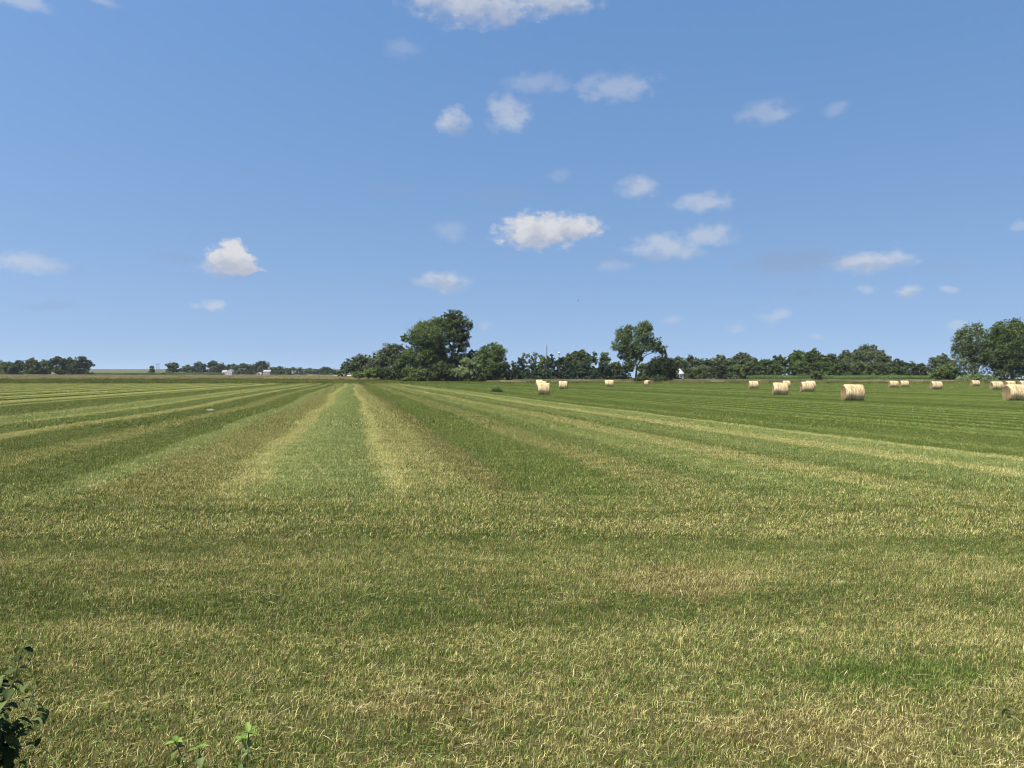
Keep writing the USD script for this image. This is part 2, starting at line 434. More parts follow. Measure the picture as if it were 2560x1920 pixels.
def plain_material(name, a, b, scale=3.0, rough=0.8, bump=0.0, stretch=(1, 1, 1), object_space=False):
    g = Graph()
    P = g.node("texture_coordinate", "object") if object_space else g.position()
    n = g.noise(g.map(P, scale=stretch), scale, 5.0, 0.65)
    kw = {}
    if bump:
        kw["normal"] = g.node("bump", "normal", height=n, strength=0.6, distance=bump)
    return g.make(name, surface=g.node("principled_bsdf", "BSDF", base_color=g.mix(n, a, b), roughness=rough, specular_ior_level=0.25, **kw))


def straw_material(name, stretch, dark, lit):
    g = Graph()
    P = g.node("texture_coordinate", "object")
    n = g.noise(g.map(P, scale=stretch), 1.0, 6.0, 0.7)
    blot = g.noise(P, 2.2, 4.0, 0.6)
    f = g.m("add", g.lin(n, 0.34, 0.62, 0.0, 0.85), g.mul(g.sub(blot, 0.42), 1.5), clamp=True)
    col = g.mix(f, dark, lit)
    bump = g.node("bump", "normal", height=n, strength=0.8, distance=0.03)
    return g.make(name, surface=g.node("principled_bsdf", "BSDF", base_color=col, roughness=0.85, specular_ior_level=0.15, normal=bump))


MAT = dict(
    grass=grass_material(),
    ground=ground_material(),
    leaf_bright=leaf_material("leaf_bright", (.026, .048, .012), (.112, .158, .036)),
    leaf_green=leaf_material("leaf_green", (.016, .030, .010), (.104, .144, .040)),
    leaf_dark=leaf_material("leaf_dark", (.010, .018, .007), (.076, .104, .033)),
    leaf_grey=leaf_material("leaf_grey", (.019, .032, .015), (.118, .150, .066)),
    leaf_pale=leaf_material("leaf_pale", (.070, .105, .040), (.170, .220, .100)),
    leaf_cedar=leaf_material("leaf_cedar", (.012, .026, .013), (.034, .058, .028), 0.12),
    leaf_black=leaf_material("leaf_black", (.006, .011, .005), (.030, .045, .015), 0.15),
    fresh_leaf=leaf_material("fresh_leaf", (.08, .13, .03), (.17, .25, .055), 0.4),
    leaf_corn=leaf_material("leaf_corn", (.034, .066, .016), (.105, .155, .046)),
    weed_leaf=leaf_material("weed_leaf", (.035, .058, .022), (.12, .165, .055), 0.3),
    bush_leaf=leaf_material("bush_leaf", (.012, .021, .006), (.085, .112, .034), 0.18),
    rough_grass=leaf_material("rough_grass", (.045, .062, .011), (.15, .165, .040)),
    seed_head=leaf_material("seed_head", (.15, .125, .066), (.34, .30, .175)),
    mauve_weed=leaf_material("mauve_weed", (.075, .075, .040), (.20, .185, .105)),
    bark=plain_material("bark", (.055, .045, .035), (.20, .17, .135), 1.5, 0.9, 0.05, (1, 1, .25)),
    pale_bark=plain_material("pale_bark", (.12, .11, .09), (.27, .25, .215), 1.5, 0.9, 0.05, (1, 1, .25)),
    stem=plain_material("stem", (.05, .06, .025), (.13, .12, .06), 30.0),
    bale_roll=straw_material("bale_roll", (11.0, 2.6, 2.6), (.095, .068, .032), (.40, .328, .188)),
    bale_end=straw_material("bale_end", (6.0, 13.0, 13.0), (.085, .055, .026), (.34, .25, .13)),
    loose_straw=leaf_material("loose_straw", (.17, .135, .07), (.43, .37, .24), 0.15),
    white_wall=plain_material("white_wall", (.25, .245, .235), (.35, .345, .33), 0.6),
    grey_wall=plain_material("grey_wall", (.13, .115, .10), (.21, .19, .17), 0.6),
    grey_roof=plain_material("grey_roof", (.12, .12, .125), (.20, .20, .20), 0.8),
    pale_roof=plain_material("pale_roof", (.24, .25, .26), (.33, .33, .34), 0.8, 0.7),
    steel=plain_material("steel", (.20, .215, .22), (.32, .33, .34), 0.8, 0.6, 0.0, (1, 1, 6)),
    dark=plain_material("dark_opening", (.015, .015, .018), (.03, .03, .035)),
    pole=plain_material("pole", (.045, .045, .048), (.085, .082, .08), 2.0),
    gravel=plain_material("gravel", (.36, .34, .29), (.52, .50, .45), 4.0),
    feather=plain_material("feather", (.015, .015, .015), (.04, .038, .035), 20.0),
    litter=plain_material("litter", (.68, .65, .58), (.82, .80, .74), 20.0),
)

# ------------------------------------------------------------------ ground
xs = np.unique(np.concatenate([-np.geomspace(40, 3400, 60), np.linspace(-40, 40, 25), np.geomspace(40, 3400, 60)]))
ys = np.unique(np.concatenate([np.linspace(-300, 250, 30), np.linspace(252, 420, 57), np.geomspace(425, 3600, 60)]))
gx, gy = np.meshgrid(xs, ys)
gz = height(gx, gy)
nx = len(xs)
i, j = np.meshgrid(np.arange(len(ys) - 1), np.arange(nx - 1), indexing="ij")
a = (i * nx + j).ravel()
quads = np.stack([a, a + 1, a + nx + 1, a + nx], 1)
tag(obj("ground", (np.stack([gx, gy, gz], -1).reshape(-1, 3), quads), MAT["ground"], smooth=True), kind="structure")


# ------------------------------------------------------------------ grass
def blades(size, n, width, tall, seed, joints, tuft=0.0, lean=0.35):
    """Stubble of one square patch, each blade an island of its own; joints 1 = one triangle, 2 = bent."""
    r = np.random.default_rng(seed)
    pos = r.uniform(-size / 2, size / 2, (n, 2))
    centres = r.uniform(-size / 2, size / 2, (int(n / 9), 2))
    tuft_of = r.integers(0, len(centres), n)
    if tuft:
        k = r.random(n) < 0.82
        pos[k] = (centres[tuft_of] + r.normal(0, tuft, (n, 2)))[k]
        pos = (pos + size / 2) % size - size / 2
    h = tall * r.lognormal(0, 0.28, n)
    h[r.random(n) < 0.006] *= 1.9
    w = width * r.uniform(0.6, 1.35, n)
    az = r.uniform(0, 2 * PI, n)
    tilt = np.abs(r.normal(0, lean, n)) + 0.05
    flat = r.random(n) < 0.12                       # lying straws
    tilt[flat] = r.uniform(1.1, 1.5, flat.sum())
    h[flat] *= 1.3
    dirx, diry = np.cos(az) + 0.45, np.sin(az)
    side = r.uniform(0, PI, n)
    sx, sy = np.cos(side) * w / 2, np.sin(side) * w / 2
    root = np.stack([pos[:, 0], pos[:, 1], np.full(n, -0.004)], 1)
    s = np.stack([sx, sy, 0 * sx], 1)
    lift = r.uniform(0.006, 0.03, n) * flat
    root[:, 2] += lift

    def along(f, bend):
        t = np.minimum(tilt * (1 + bend * f), 1.54)
        return root + np.stack([dirx * np.sin(t) * h * f, diry * np.sin(t) * h * f, np.cos(t) * h * f], 1)

    if joints == 1:
        v = np.stack([root - s, root + s, along(1.0, 0.4)], 1)
        f = np.array([[0, 1, 2]])
    else:
        mid = along(0.55, 0.5)
        v = np.stack([root - s * 0.8, root + s * 0.8, mid + s * 0.9, mid - s * 0.9, along(1.0, 0.9)], 1)
        f = np.array([[0, 1, 2], [0, 2, 3], [3, 2, 4]])
    m = v.shape[1]
    # blades of one tuft are alike; what one blade draws is kept evenly spread between 0 and 1
    x = 0.62 * r.random(len(centres))[tuft_of] + 0.38 * r.random(n)
    rnd = (np.argsort(np.argsort(x)) + 0.5) / n
    return (v.reshape(-1, 3), (np.arange(n)[:, None, None] * m + f[None]).reshape(-1, 3)), MAT["grass"], np.repeat(rnd, m)


def tiled(name, y0, y1, cell, variants, label, seed):
    """Covers the part of the field between y0 and y1 that the camera and its neighbours can see."""
    r = np.random.default_rng(seed)
    pos = []
    for k in range(int(round((y1 - y0) / cell))):
        yc = y0 + (k + 0.5) * cell
        half = 0.80 * (yc + cell) + 2.5
        nx = int(math.ceil(half / cell))
        for c in range(-nx, nx):
            pos.append(((c + 0.5) * cell, yc, 0.0))
    n = len(pos)
    sc = np.ones((n, 3))
    sc[:, 2] = r.uniform(0.92, 1.08, n)
    sc[:, 1] = r.choice([-1.0, 1.0], n)               # the mower leaves all blades leaning one way, so patches are mirrored, not turned
    return scatter(name, variants, label, "grass", pos, np.zeros(n), sc, r.integers(0, len(variants), n))


tiled("mown_grass", 0.0, 9.0, 1.0, [blades(1.0, 14500, .0038, .035, 11 + k, 2, .013) for k in range(6)], "short dry and green stubble of the mown field closest to the road", 1)
tiled("mown_grass", 9.0, 29.0, 2.5, [blades(2.5, 30000, .0075, .042, 21 + k, 2, .026) for k in range(4)], "short mown stubble a few steps into the field", 2)
tiled("mown_grass", 29.0, 92.0, 7.0, [blades(7.0, 64000, .036, .055, 31 + k, 1, .06) for k in range(3)], "striped mown stubble in the middle of the field", 3)
tiled("mown_grass", 92.0, 266.0, 14.5, [blades(14.5, 76000, .085, .075, 41 + k, 1, .15) for k in range(3)], "striped mown stubble in the far half of the field", 4)


r = np.random.default_rng(77)
n = 420
q = np.stack([r.uniform(-1, 1, n), 3.2 + 10.5 * r.random(n) ** 1.4], 1)
p = np.stack([q[:, 0] * (0.8 * q[:, 1] + 1.5), q[:, 1], r.uniform(.018, .036, n)], 1)
a = r.uniform(0, 2 * PI, n)
d = np.stack([np.cos(a), np.sin(a), r.normal(0, .12, n)], 1) * r.uniform(.03, .085, n)[:, None]
k = np.stack([-np.sin(a), np.cos(a), 0 * a], 1) * r.uniform(.0012, .0026, n)[:, None]
mid = p + np.stack([0 * a, 0 * a, r.uniform(.0, .02, n)], 1) + k * r.normal(0, 4, (n, 1))
v = np.stack([p - d - k, p - d + k, mid + k, mid - k, p + d], 1).reshape(-1, 3)
f = np.arange(n)[:, None, None] * 5 + np.array([[0, 1, 2], [0, 2, 3], [3, 2, 4]])[None]
tag(obj("cut_straw", (v, f.reshape(-1, 3)), MAT["loose_straw"], rnd=np.repeat(r.uniform(.3, 1, n), 5)), "single pale cut straws lying on the near stubble", "straw", kind="stuff")

# ------------------------------------------------------------------ rough grass on the bank behind the field
def stems(size, n, width, lo, hi, mat, seed, lean=0.25):
    """A patch of tall grass: thin blades, each two triangles."""
    r = np.random.default_rng(seed)
    p = r.uniform(-size / 2, size / 2, (n, 2))
    h = r.uniform(lo, hi, n)
    w = width * r.uniform(0.6, 1.3, n)
    az, t, s = r.uniform(0, 2 * PI, n), np.abs(r.normal(0, lean, n)), r.uniform(0, PI, n)
    root = np.stack([p[:, 0], p[:, 1], np.full(n, -0.15)], 1)
    side = np.stack([np.cos(s) * w / 2, np.sin(s) * w / 2, 0 * s], 1)
    top = root + np.stack([np.cos(az) * np.sin(t) * h, np.sin(az) * np.sin(t) * h, np.cos(t) * h + 0.15], 1)
    v = np.stack([root - side, root + side, top + side * 0.5, top - side * 0.5], 1)
    f = np.array([[0, 1, 2], [0, 2, 3]])
    return (v.reshape(-1, 3), (np.arange(n)[:, None, None] * 4 + f[None]).reshape(-1, 3)), mat, np.repeat(r.random(n), 4)


def bank(name, label, cat, protos, x0, x1, y0, y1, cell, seed, keep=1.0, tall=(0.85, 1.15)):
    r = np.random.default_rng(seed)
    pos = [(x, y) for y in np.arange(y0 + cell / 2, y1, cell) for x in np.arange(x0 + cell / 2, x1, cell) if abs(x) < 0.80 * y + 10]
    p = np.array(pos)
    p = p[r.random(len(p)) < keep]
    z = height(p[:, 0], p[:, 1])
    n = len(p)
    patch = 0.75 + 0.5 * meshkit.fbm(np.stack([p[:, 0] / 25, p[:, 1] / 12, 0 * z], -1), 3, seed)
    sc = np.ones((n, 3))
    sc[:, 2] = patch * r.uniform(*tall, n)
    return scatter(name, protos, label, cat, np.stack([p[:, 0], p[:, 1], z], 1), r.integers(0, 4, n) * PI / 2, sc, r.integers(0, len(protos), n))


bank("tall_grass", "unmown green grass along the far edge of the mown field", "grass", [stems(5.0, 420, .16, .35, .75, MAT["rough_grass"], 51 + k) for k in range(3)], -240, 240, 267, 287, 5.0, 3)
bank("tall_grass", "sparser green grass higher up the bank behind the field", "grass", [stems(5.0, 200, .17, .35, .7, MAT["rough_grass"], 61 + k) for k in range(3)], -290, 290, 287, 347, 5.0, 4)
bank("seed_grass", "tan ripe grass topping the bank left of the big trees", "grass", [stems(5.0, 420, .13, .6, .95, MAT["seed_head"], 71 + k) for k in range(3)], -290, -48, 304, 357, 5.0, 5)
bank("seed_grass", "tan and greyish weedy grass behind the hay bales", "grass", [stems(5.0, 260, .15, .65, 1.15, MAT["seed_head"], 81), stems(5.0, 300, .16, .6, 1.25, MAT["mauve_weed"], 82), stems(5.0, 300, .16, .6, 1.2, MAT["mauve_weed"], 83)], -10, 250, 275, 312, 5.0, 6)


# ------------------------------------------------------------------ corn
def corn_patch(seed):
    r = np.random.default_rng(seed)
    vs, fs, rs, n = [], [], [], 0
    for row in np.arange(-2.4, 2.4, 0.8):
        for y in np.arange(-2.4, 2.4, 0.3):
            base = np.array([row + r.normal(0, 0.04), y + r.normal(0, 0.05), 0])
            h = r.uniform(1.75, 2.15)
            tone = r.random()
            for k in range(7):
                z = h * (0.2 + 0.8 * k / 6.5)
                a = r.uniform(0, 2 * PI)
                d = np.array([math.cos(a), math.sin(a), 0])
                s = np.array([-d[1], d[0], 0]) * 0.05
                L = r.uniform(0.45, 0.8)
                p0, p1, p2 = base + [0, 0, z - .1], base + d * L * 0.5 + [0, 0, z + 0.26], base + d * L + [0, 0, z + r.uniform(-0.1, 0.25)]
                vs += [p0 - s, p0 + s, p1 + s, p1 - s, p2]
                fs += [[n, n + 1, n + 2], [n, n + 2, n + 3], [n + 3, n + 2, n + 4]]
                rs += [0.6 * tone + 0.4 * r.random()] * 5
                n += 5
            s = np.array([0.02, 0.02, 0])
            vs += [base - s, base + s, base + [0, 0, h + 0.25]]
            fs += [[n, n + 1, n + 2]]
            rs += [tone] * 3
            n += 3
    return (np.array(vs), np.array(fs)), MAT["leaf_corn"], rs


CORN = [corn_patch(91 + k) for k in range(2)]


def corn(label, x0, x1, y0, y1, slant, seed):
    r = np.random.default_rng(seed)
    p = np.array([(x, y) for y in np.arange(y0, y1, 4.8) for x in np.arange(x0, x1, 4.8) if x > x0 + slant * (y - y0)])
    z = height(p[:, 0], p[:, 1])
    n = len(p)
    sc = np.ones((n, 3)); sc[:, 2] = r.uniform(0.92, 1.08, n)
    return scatter("corn_field", CORN, label, "corn", np.column_stack([p, z]), r.integers(0, 2, n) * PI, sc, r.integers(0, 2, n))


corn("green corn standing in a block behind the bales, before the right-hand woods", across(1950, 314), across(2420, 314), 313, 352, -0.9, 1)
corn("strip of dark green corn below the low hill on the left", across(225, 640), across(500, 640), 620, 690, 0, 2)


# ------------------------------------------------------------------ trees
def crown(lobes, y, seed, cover=3.4, leaf=1.15, spread=1.0, gaps=0.0, upswept=0.0):
    """Leaf faces in clumps through the lobes of a crown. lobes: (px, py, half width, half height) in the photograph's pixels at distance y."""
    r = np.random.default_rng(seed)
    s0 = leaf * y / 731.0
    P, N, S = [], [], []
    for (cx, cy, rx, ry) in lobes:
        c = np.array([across(cx, y), 0.0, at_height(cy, y)])
        rad = np.array([rx, 0.55 * (rx + ry) * 0.9, ry]) / FPX * y * spread
        area = PI * rx * ry / 6.25                      # in pixels of the 1024 wide picture
        nleaf = int(cover * area / (0.26 * leaf * leaf)) + 20
        per = 22
        ncl = max(6, nleaf // per)
        u = r.normal(size=(ncl, 3)); u /= np.linalg.norm(u, axis=1, keepdims=True)
        rho = np.clip(r.normal(0.86, 0.16, ncl), 0.25, 1.13)
        inner = r.random(ncl) < 0.22
        rho[inner] = r.uniform(0.2, 0.8, inner.sum())
        cl = c + u * rad * rho[:, None]
        rc = np.clip(0.17 * rad.mean(), 0.9 * s0, 5 * s0) * r.uniform(0.6, 1.3, ncl)
        if gaps:
            g = meshkit.fbm(cl / (rad.mean() * 0.6) + seed, 2, seed)
            k = g > gaps - 0.07
            cl, u, rc = cl[k], u[k], rc[k]
            ncl = len(cl)
        off = r.normal(size=(ncl, per, 3)) * 0.62 * rc[:, None, None]
        if upswept:
            off[..., 2] *= 1 + upswept
            off[..., 0] += off[..., 2] * 0.25
        off[..., 2] *= 0.85
        p = (cl[:, None] + off).reshape(-1, 3)
        nrm = np.repeat(u, per, 0) * 0.55 + np.array([0, 0, 0.45]) + r.normal(size=p.shape) * 0.6
        P.append(p); N.append(nrm); S.append(s0 * r.uniform(0.65, 1.3, len(p)))
    P, N, S = np.vstack(P), np.vstack(N), np.concatenate(S)
    N /= np.linalg.norm(N, axis=1, keepdims=True)
    a = np.cross(N, r.normal(size=N.shape)); a /= np.linalg.norm(a, axis=1, keepdims=True) + 1e-9
    b = np.cross(N, a)
    a *= S[:, None] * 0.62; b *= S[:, None] * 0.42
    n = len(P)
    v = np.stack([P - a, P - b + a * 0.1, P + a, P + b + a * 0.1], 1).reshape(-1, 3)
    f = np.arange(n)[:, None, None] * 4 + np.array([[0, 1, 2], [0, 2, 3]])[None]
    return v, f.reshape(-1, 3), np.repeat(r.random(n), 4)


def bend(p, q, r, n=5, amount=0.08):
    p, q = np.asarray(p, float), np.asarray(q, float)
    t = np.linspace(0, 1, n)[:, None]
    L = np.linalg.norm(q - p)
    w = r.normal(0, amount * L, 3)
    return p + (q - p) * t + w * np.sin(PI * t) + r.normal(0, 0.015 * L, (n, 3)) * np.sin(PI * t)


def tree(name, label, cat, lobes, y, leaf_mat, trunks=None, base=None, group=None, seed=0, bark="bark", girth=1.0, limbs=True, **kw):
    """trunks: polylines of (px, py) in the photograph's pixels; without them one trunk rises to the middle of the crown."""
    r = np.random.default_rng(seed + 1000)
    xs = [l[0] for l in lobes]
    bx = base if base is not None else float(np.average(xs, weights=[l[2] for l in lobes]))
    X = across(bx, y)
    z0 = float(height(X, y))
    o = thing(name, label, cat, (X, y, z0), group=group)
    org = np.array([X, 0.0, z0])
    top = at_height(min(l[1] - l[3] for l in lobes), y) - z0
    rad = max(0.04, 0.018 * top) * girth
    parts, forks = [], []
    if trunks is None:
        c = max(lobes, key=lambda l: l[2] * l[3])
        e = np.array([across(c[0], y), 0, at_height(c[1], y)]) - org
        path = bend((0, 0, -0.3), e, r, 6, 0.03)
        parts.append(tube(path, np.linspace(rad, rad * 0.35, 6)))
        forks.append(path[3])
    else:
        for k, line in enumerate(trunks):
            pts = np.array([[across(px, y), 0.0, at_height(py, y)] for px, py in line]) - org
            if k == 0:
                pts[0, 2] = -0.3
            t = np.linspace(0, 1, len(pts)); tt = np.linspace(0, 1, 3 * len(pts))
            fine = np.stack([np.interp(tt, t, pts[:, q]) for q in range(3)], 1)
            r0 = rad if k == 0 else rad * 0.5
            parts.append(tube(fine, np.linspace(r0, r0 * 0.4, len(fine))))
            forks.append(fine[len(fine) // 2])
            forks.append(fine[-1])
    if limbs:
        for (cx, cy, rx, ry) in lobes:
            e = np.array([across(cx, y), r.normal(0, 0.2) * rx / FPX * y, at_height(cy, y)]) - org
            st = min(forks, key=lambda q: np.linalg.norm(q - e) + 3 * max(0, q[2] - e[2]))
            L = np.linalg.norm(e - st)
            if L > 0.5:
                parts.append(tube(bend(st, e, r), np.linspace(rad * 0.38, rad * 0.12, 5), 5))
            for _ in range(4):
                d = r.normal(size=3) * np.array([rx, rx, ry]) / FPX * y * 0.5
                d[2] = abs(d[2])
                parts.append(tube(bend(e, e + d, r, 4), np.linspace(rad * 0.14, rad * 0.05, 4), 4))
    obj("trunk", join(parts), MAT[bark], o)
    v, f, rnd = crown(lobes, y, seed, **kw)
    obj("crown", (v - org, f), MAT[leaf_mat], o, rnd=rnd)
    return o


def auto(xc, w, top, base, shape, seed):
    """Lobes of a crown xc +- w/2 wide between two rows of the photograph."""
    r = np.random.default_rng(seed + 77)
    h = base - top
    if shape == "cedar":
        n = 6
        return [(xc + r.normal(0, .03) * w, top + h * (k + 0.6) / n, w * (0.10 + 0.40 * ((k + 0.7) / n) ** 0.8), h / n * 0.85) for k in range(n)]
    if shape == "bush":
        return [(xc + w * a, base - h * b, w * 0.27, h * c) for a, b, c in ((-.24, .38, .42), (.02, .56, .44), (.25, .36, .4), (-.08, .25, .3), (.12, .22, .28))]
    if shape == "tuft":
        return [(xc, top + .16 * h, .34 * w, .15 * h), (xc - .2 * w, top + .30 * h, .26 * w, .10 * h), (xc + .22 * w, top + .34 * h, .28 * w, .12 * h), (xc, base - .2 * h, .5 * w, .22 * h)]
    if shape == "airy":
        return [(xc - .22 * w, top + .2 * h, .24 * w, .13 * h), (xc + .2 * w, top + .16 * h, .26 * w, .15 * h), (xc + .05 * w, top + .4 * h, .36 * w, .14 * h), (xc - .1 * w, top + .62 * h, .38 * w, .16 * h)]
    lobes = [(xc, top + .47 * h, .36 * w, .34 * h), (xc + r.normal(0, .04) * w, base - .24 * h, .46 * w, .26 * h)]
    n = 6
    for k in range(n):
        a = PI * (k + r.uniform(.1, .9)) / n
        lobes.append((xc + .30 * w * math.cos(a) * r.uniform(.8, 1.15), top + .40 * h - .24 * h * math.sin(a) * r.uniform(.7, 1.05), w * r.uniform(.15, .22), h * r.uniform(.12, .18)))
    lobes.append((xc + r.normal(0, .06) * w, top + .13 * h, .17 * w, .13 * h))
    return lobes


# the group in the middle
tree("cottonwood_tree", "big full green cottonwood, left half of the tallest pair in the middle", "tree",
     [(1078, 838, 50, 36), (1040, 848, 24, 20), (1098, 812, 26, 20), (1058, 890, 44, 28), (1018, 894, 18, 18), (1036, 926, 26, 22), (1070, 930, 32, 22), (1012, 846, 12, 9), (1060, 820, 24, 18), (1096, 868, 26, 26), (1090, 900, 26, 24), (998, 912, 14, 14)], 286, "leaf_green",
     [[(1107, 955), (1104, 925), (1101, 895), (1097, 850), (1094, 815)], [(1101, 900), (1085, 868), (1062, 836)], [(1100, 890), (1110, 862), (1112, 830)]], 1107, seed=1, bark="pale_bark", girth=1.2, gaps=.33, cover=4.0)
tree("cottonwood_tree", "tall dark cottonwood with feathery right edge, right half of the tallest pair", "tree",
     [(1138, 787, 20, 13), (1122, 794, 16, 13), (1142, 806, 28, 18), (1140, 836, 26, 22), (1120, 812, 16, 18), (1162, 838, 15, 14), (1146, 866, 26, 16), (1128, 900, 24, 22), (1120, 930, 22, 24), (1150, 900, 18, 18), (1164, 862, 12, 8)], 289, "leaf_dark",
     [[(1128, 955), (1130, 900), (1134, 850), (1137, 800)], [(1132, 850), (1150, 825), (1172, 800)], [(1132, 862), (1152, 846), (1168, 836)]], 1128, seed=2, bark="pale_bark", gaps=.37, cover=3.4)
tree("cottonwood_tree", "thin upswept twiggy cottonwood sticking out of the tallest pair's right side", "tree",
     [(1166, 808, 11, 15), (1174, 818, 9, 13), (1160, 828, 12, 12), (1179, 814, 6, 10), (1164, 848, 10, 12)], 291, "leaf_dark",
     [[(1140, 955), (1144, 880), (1154, 845), (1166, 808)], [(1152, 850), (1166, 832), (1177, 812)]], 1140, seed=3, gaps=.46, cover=1.5, leaf=.8, upswept=1.6)
tree("green_tree", "rounded bright green tree at the right end of the middle group", "tree",
     [(1232, 876, 32, 17), (1240, 888, 24, 20), (1224, 906, 38, 28), (1212, 934, 30, 20), (1214, 884, 18, 14), (1246, 918, 16, 18)], 288, "leaf_green",
     [[(1208, 957), (1212, 930), (1222, 895)]], 1208, seed=4, cover=4.2)
tree("green_tree", "low dark tree filling between the tallest pair and the rounded bright tree", "tree",
     [(1184, 890, 22, 16), (1168, 902, 18, 16), (1190, 920, 24, 22), (1162, 930, 18, 20)], 294, "leaf_dark", None, 1182, seed=5)
tree("green_tree", "low dark tree behind the right foot of the rounded bright tree", "tree",
     [(1254, 924, 24, 22), (1272, 938, 14, 14), (1238, 940, 20, 14)], 300, "leaf_dark", None, 1254, seed=6)
tree("pale_shrub", "pale grey-green spreading shrub at the foot of the rounded tree", "shrub",
     [(1172, 906, 22, 13), (1160, 930, 32, 16), (1184, 940, 20, 12), (1144, 938, 20, 12), (1178, 922, 22, 14)], 280, "leaf_pale", None, 1166, seed=7, cover=3.8)
tree("green_tree", "grey-green rounded tree at the far left end of the middle group", "tree",
     [(900, 908, 24, 20), (914, 898, 16, 13), (880, 914, 18, 18), (864, 920, 15, 14), (856, 932, 12, 12), (908, 926, 34, 16)], 330, "leaf_grey", None, 892, seed=8)
tree("green_tree", "tall grey-green tree between the left end tree and the tallest pair", "tree",
     [(982, 880, 30, 20), (966, 896, 34, 22), (944, 908, 24, 20), (1000, 906, 22, 26), (990, 868, 18, 9), (930, 922, 22, 16)], 318, "leaf_grey", None, 968, seed=9)
tree("green_tree", "small grey-green crown peeping over beside the tallest pair's left side", "tree",
     [(1018, 876, 13, 10), (1024, 892, 14, 14), (1012, 900, 14, 16)], 335, "leaf_grey", None, 1018, seed=10)
tree("green_tree", "dark bushy undergrowth tree below the tall grey-green tree", "tree",
     [(952, 930, 28, 15), (988, 928, 26, 18), (1010, 938, 18, 12), (968, 938, 30, 10)], 302, "leaf_green", None, 975, seed=11)
tree("light_shrub", "light green low shrub on the tan bank left of the middle group", "shrub",
     [(914, 934, 22, 10), (934, 932, 18, 12), (896, 938, 16, 8)], 300, "leaf_bright", None, 916, seed=12)
tree("green_shrub", "green shrub under the bright cottonwood's trunk at the field edge", "shrub", auto(1052, 60, 918, 958, "bush", 13), 281, "leaf_green", None, 1052, seed=13)
tree("green_shrub", "small low shrub left of the bright cottonwood at the field edge", "shrub", auto(1022, 34, 940, 958, "bush", 14), 278, "leaf_green", None, 1022, seed=14)
tree("green_shrub", "shaded dark shrub between the two tallest trunks and the pale shrub", "shrub", auto(1106, 84, 904, 957, "bush", 15), 281, "leaf_dark", None, 1110, seed=15)

# the row of cedars and broad-leaved trees right of it
ROW = [  # px, width, top, base, distance, shape, leaves, bark, label
    (1283, 20, 904, 948, 330, "cedar", "leaf_cedar", "bark", "slim pointed cedar at the left end of the cedar row"),
    (1303, 30, 895, 948, 334, "cedar", "leaf_cedar", "bark", "broad pointed cedar beside the sparse pale-barked tree, on its left"),
    (1326, 46, 879, 946, 345, "airy", "leaf_grey", "pale_bark", "sparse see-through tree with pale bark rising from the cedar row"),
    (1334, 40, 908, 948, 328, "cedar", "leaf_cedar", "bark", "dark cedar under the sparse pale-barked tree"),
    (1361, 30, 889, 948, 336, "round", "leaf_green", "bark", "lighter green tree directly under the tall thin mast"),
    (1376, 30, 890, 948, 332, "cedar", "leaf_cedar", "bark", "spiky-topped cedar just right of the tall thin mast"),
    (1405, 40, 893, 948, 335, "round", "leaf_dark", "bark", "rounded dark tree below the distant water tower"),
    (1447, 70, 875, 948, 350, "round", "leaf_green", "bark", "widest round-topped tree in the cedar row"),
    (1424, 36, 908, 949, 326, "cedar", "leaf_cedar", "bark", "dark cedar at the left foot of the widest round-topped tree"),
    (1462, 54, 904, 949, 326, "cedar", "leaf_cedar", "bark", "broad dark cedar at the right foot of the widest round-topped tree"),
    (1485, 16, 881, 946, 340, "tuft", "leaf_grey", "pale_bark", "thin bare-stemmed tree with a small tuft, left of two tufted trees"),
    (1511, 28, 878, 946, 340, "tuft", "leaf_green", "bark", "taller tufted tree, right of the two tufted trees"),
    (1506, 46, 906, 949, 328, "cedar", "leaf_cedar", "bark", "dark cedar below the two tufted trees"),
    (1536, 40, 903, 949, 331, "round", "leaf_green", "bark", "low green tree left of the lone leaning tree's trunk"),
    (1560, 40, 912, 949, 329, "round", "leaf_dark", "bark", "dark low tree behind the lone leaning tree's left side"),
    (1610, 34, 908, 949, 333, "round", "leaf_green", "bark", "low green tree between the leaning trunk and the black-green round tree"),
]
for k, (px, w, top, base, y, shape, leaves, bark, label) in enumerate(ROW):
    tree("cedar_tree" if shape == "cedar" else "green_tree", label, "tree", auto(px, w * (1.45 if shape == "cedar" else 1.2), top, base, shape, 20 + k), y, leaves, None, px, seed=20 + k, bark=bark,
         limbs=shape != "cedar", gaps=.48 if shape == "airy" else (.38 if shape == "round" else 0.0), cover=2.2 if shape == "airy" else 3.4)
tree("leaning_tree", "lone tall tree with leaning trunk and drooping right-hand branch", "tree",
     [(1559, 838, 21, 22), (1572, 826, 12, 14), (1608, 830, 24, 24), (1616, 818, 14, 12), (1548, 866, 22, 15), (1586, 864, 34, 26), (1632, 862, 20, 20), (1650, 872, 16, 9), (1658, 882, 10, 9), (1564, 888, 18, 13), (1576, 908, 18, 16), (1596, 892, 14, 14)], 284, "leaf_green",
     [[(1588, 954), (1592, 918), (1602, 898), (1604, 860), (1608, 830)], [(1602, 899), (1616, 887), (1632, 881), (1654, 877)], [(1602, 896), (1580, 870), (1560, 842)], [(1604, 880), (1622, 862), (1634, 850)]], 1588, seed=50, gaps=.37, cover=3.3, upswept=.6)
tree("dark_tree", "very dark green dense round tree right of the lone leaning tree", "tree",
     [(1656, 912, 34, 18), (1640, 924, 24, 20), (1672, 926, 24, 22), (1660, 900, 24, 9), (1650, 940, 30, 12)], 282, "leaf_black", None, 1655, seed=51, cover=4.5)
tree("green_shrub", "leafy shrub at the foot of the lone leaning tree", "shrub", auto(1606, 40, 934, 956, "bush", 52), 280, "leaf_dark", None, 1606, seed=52)
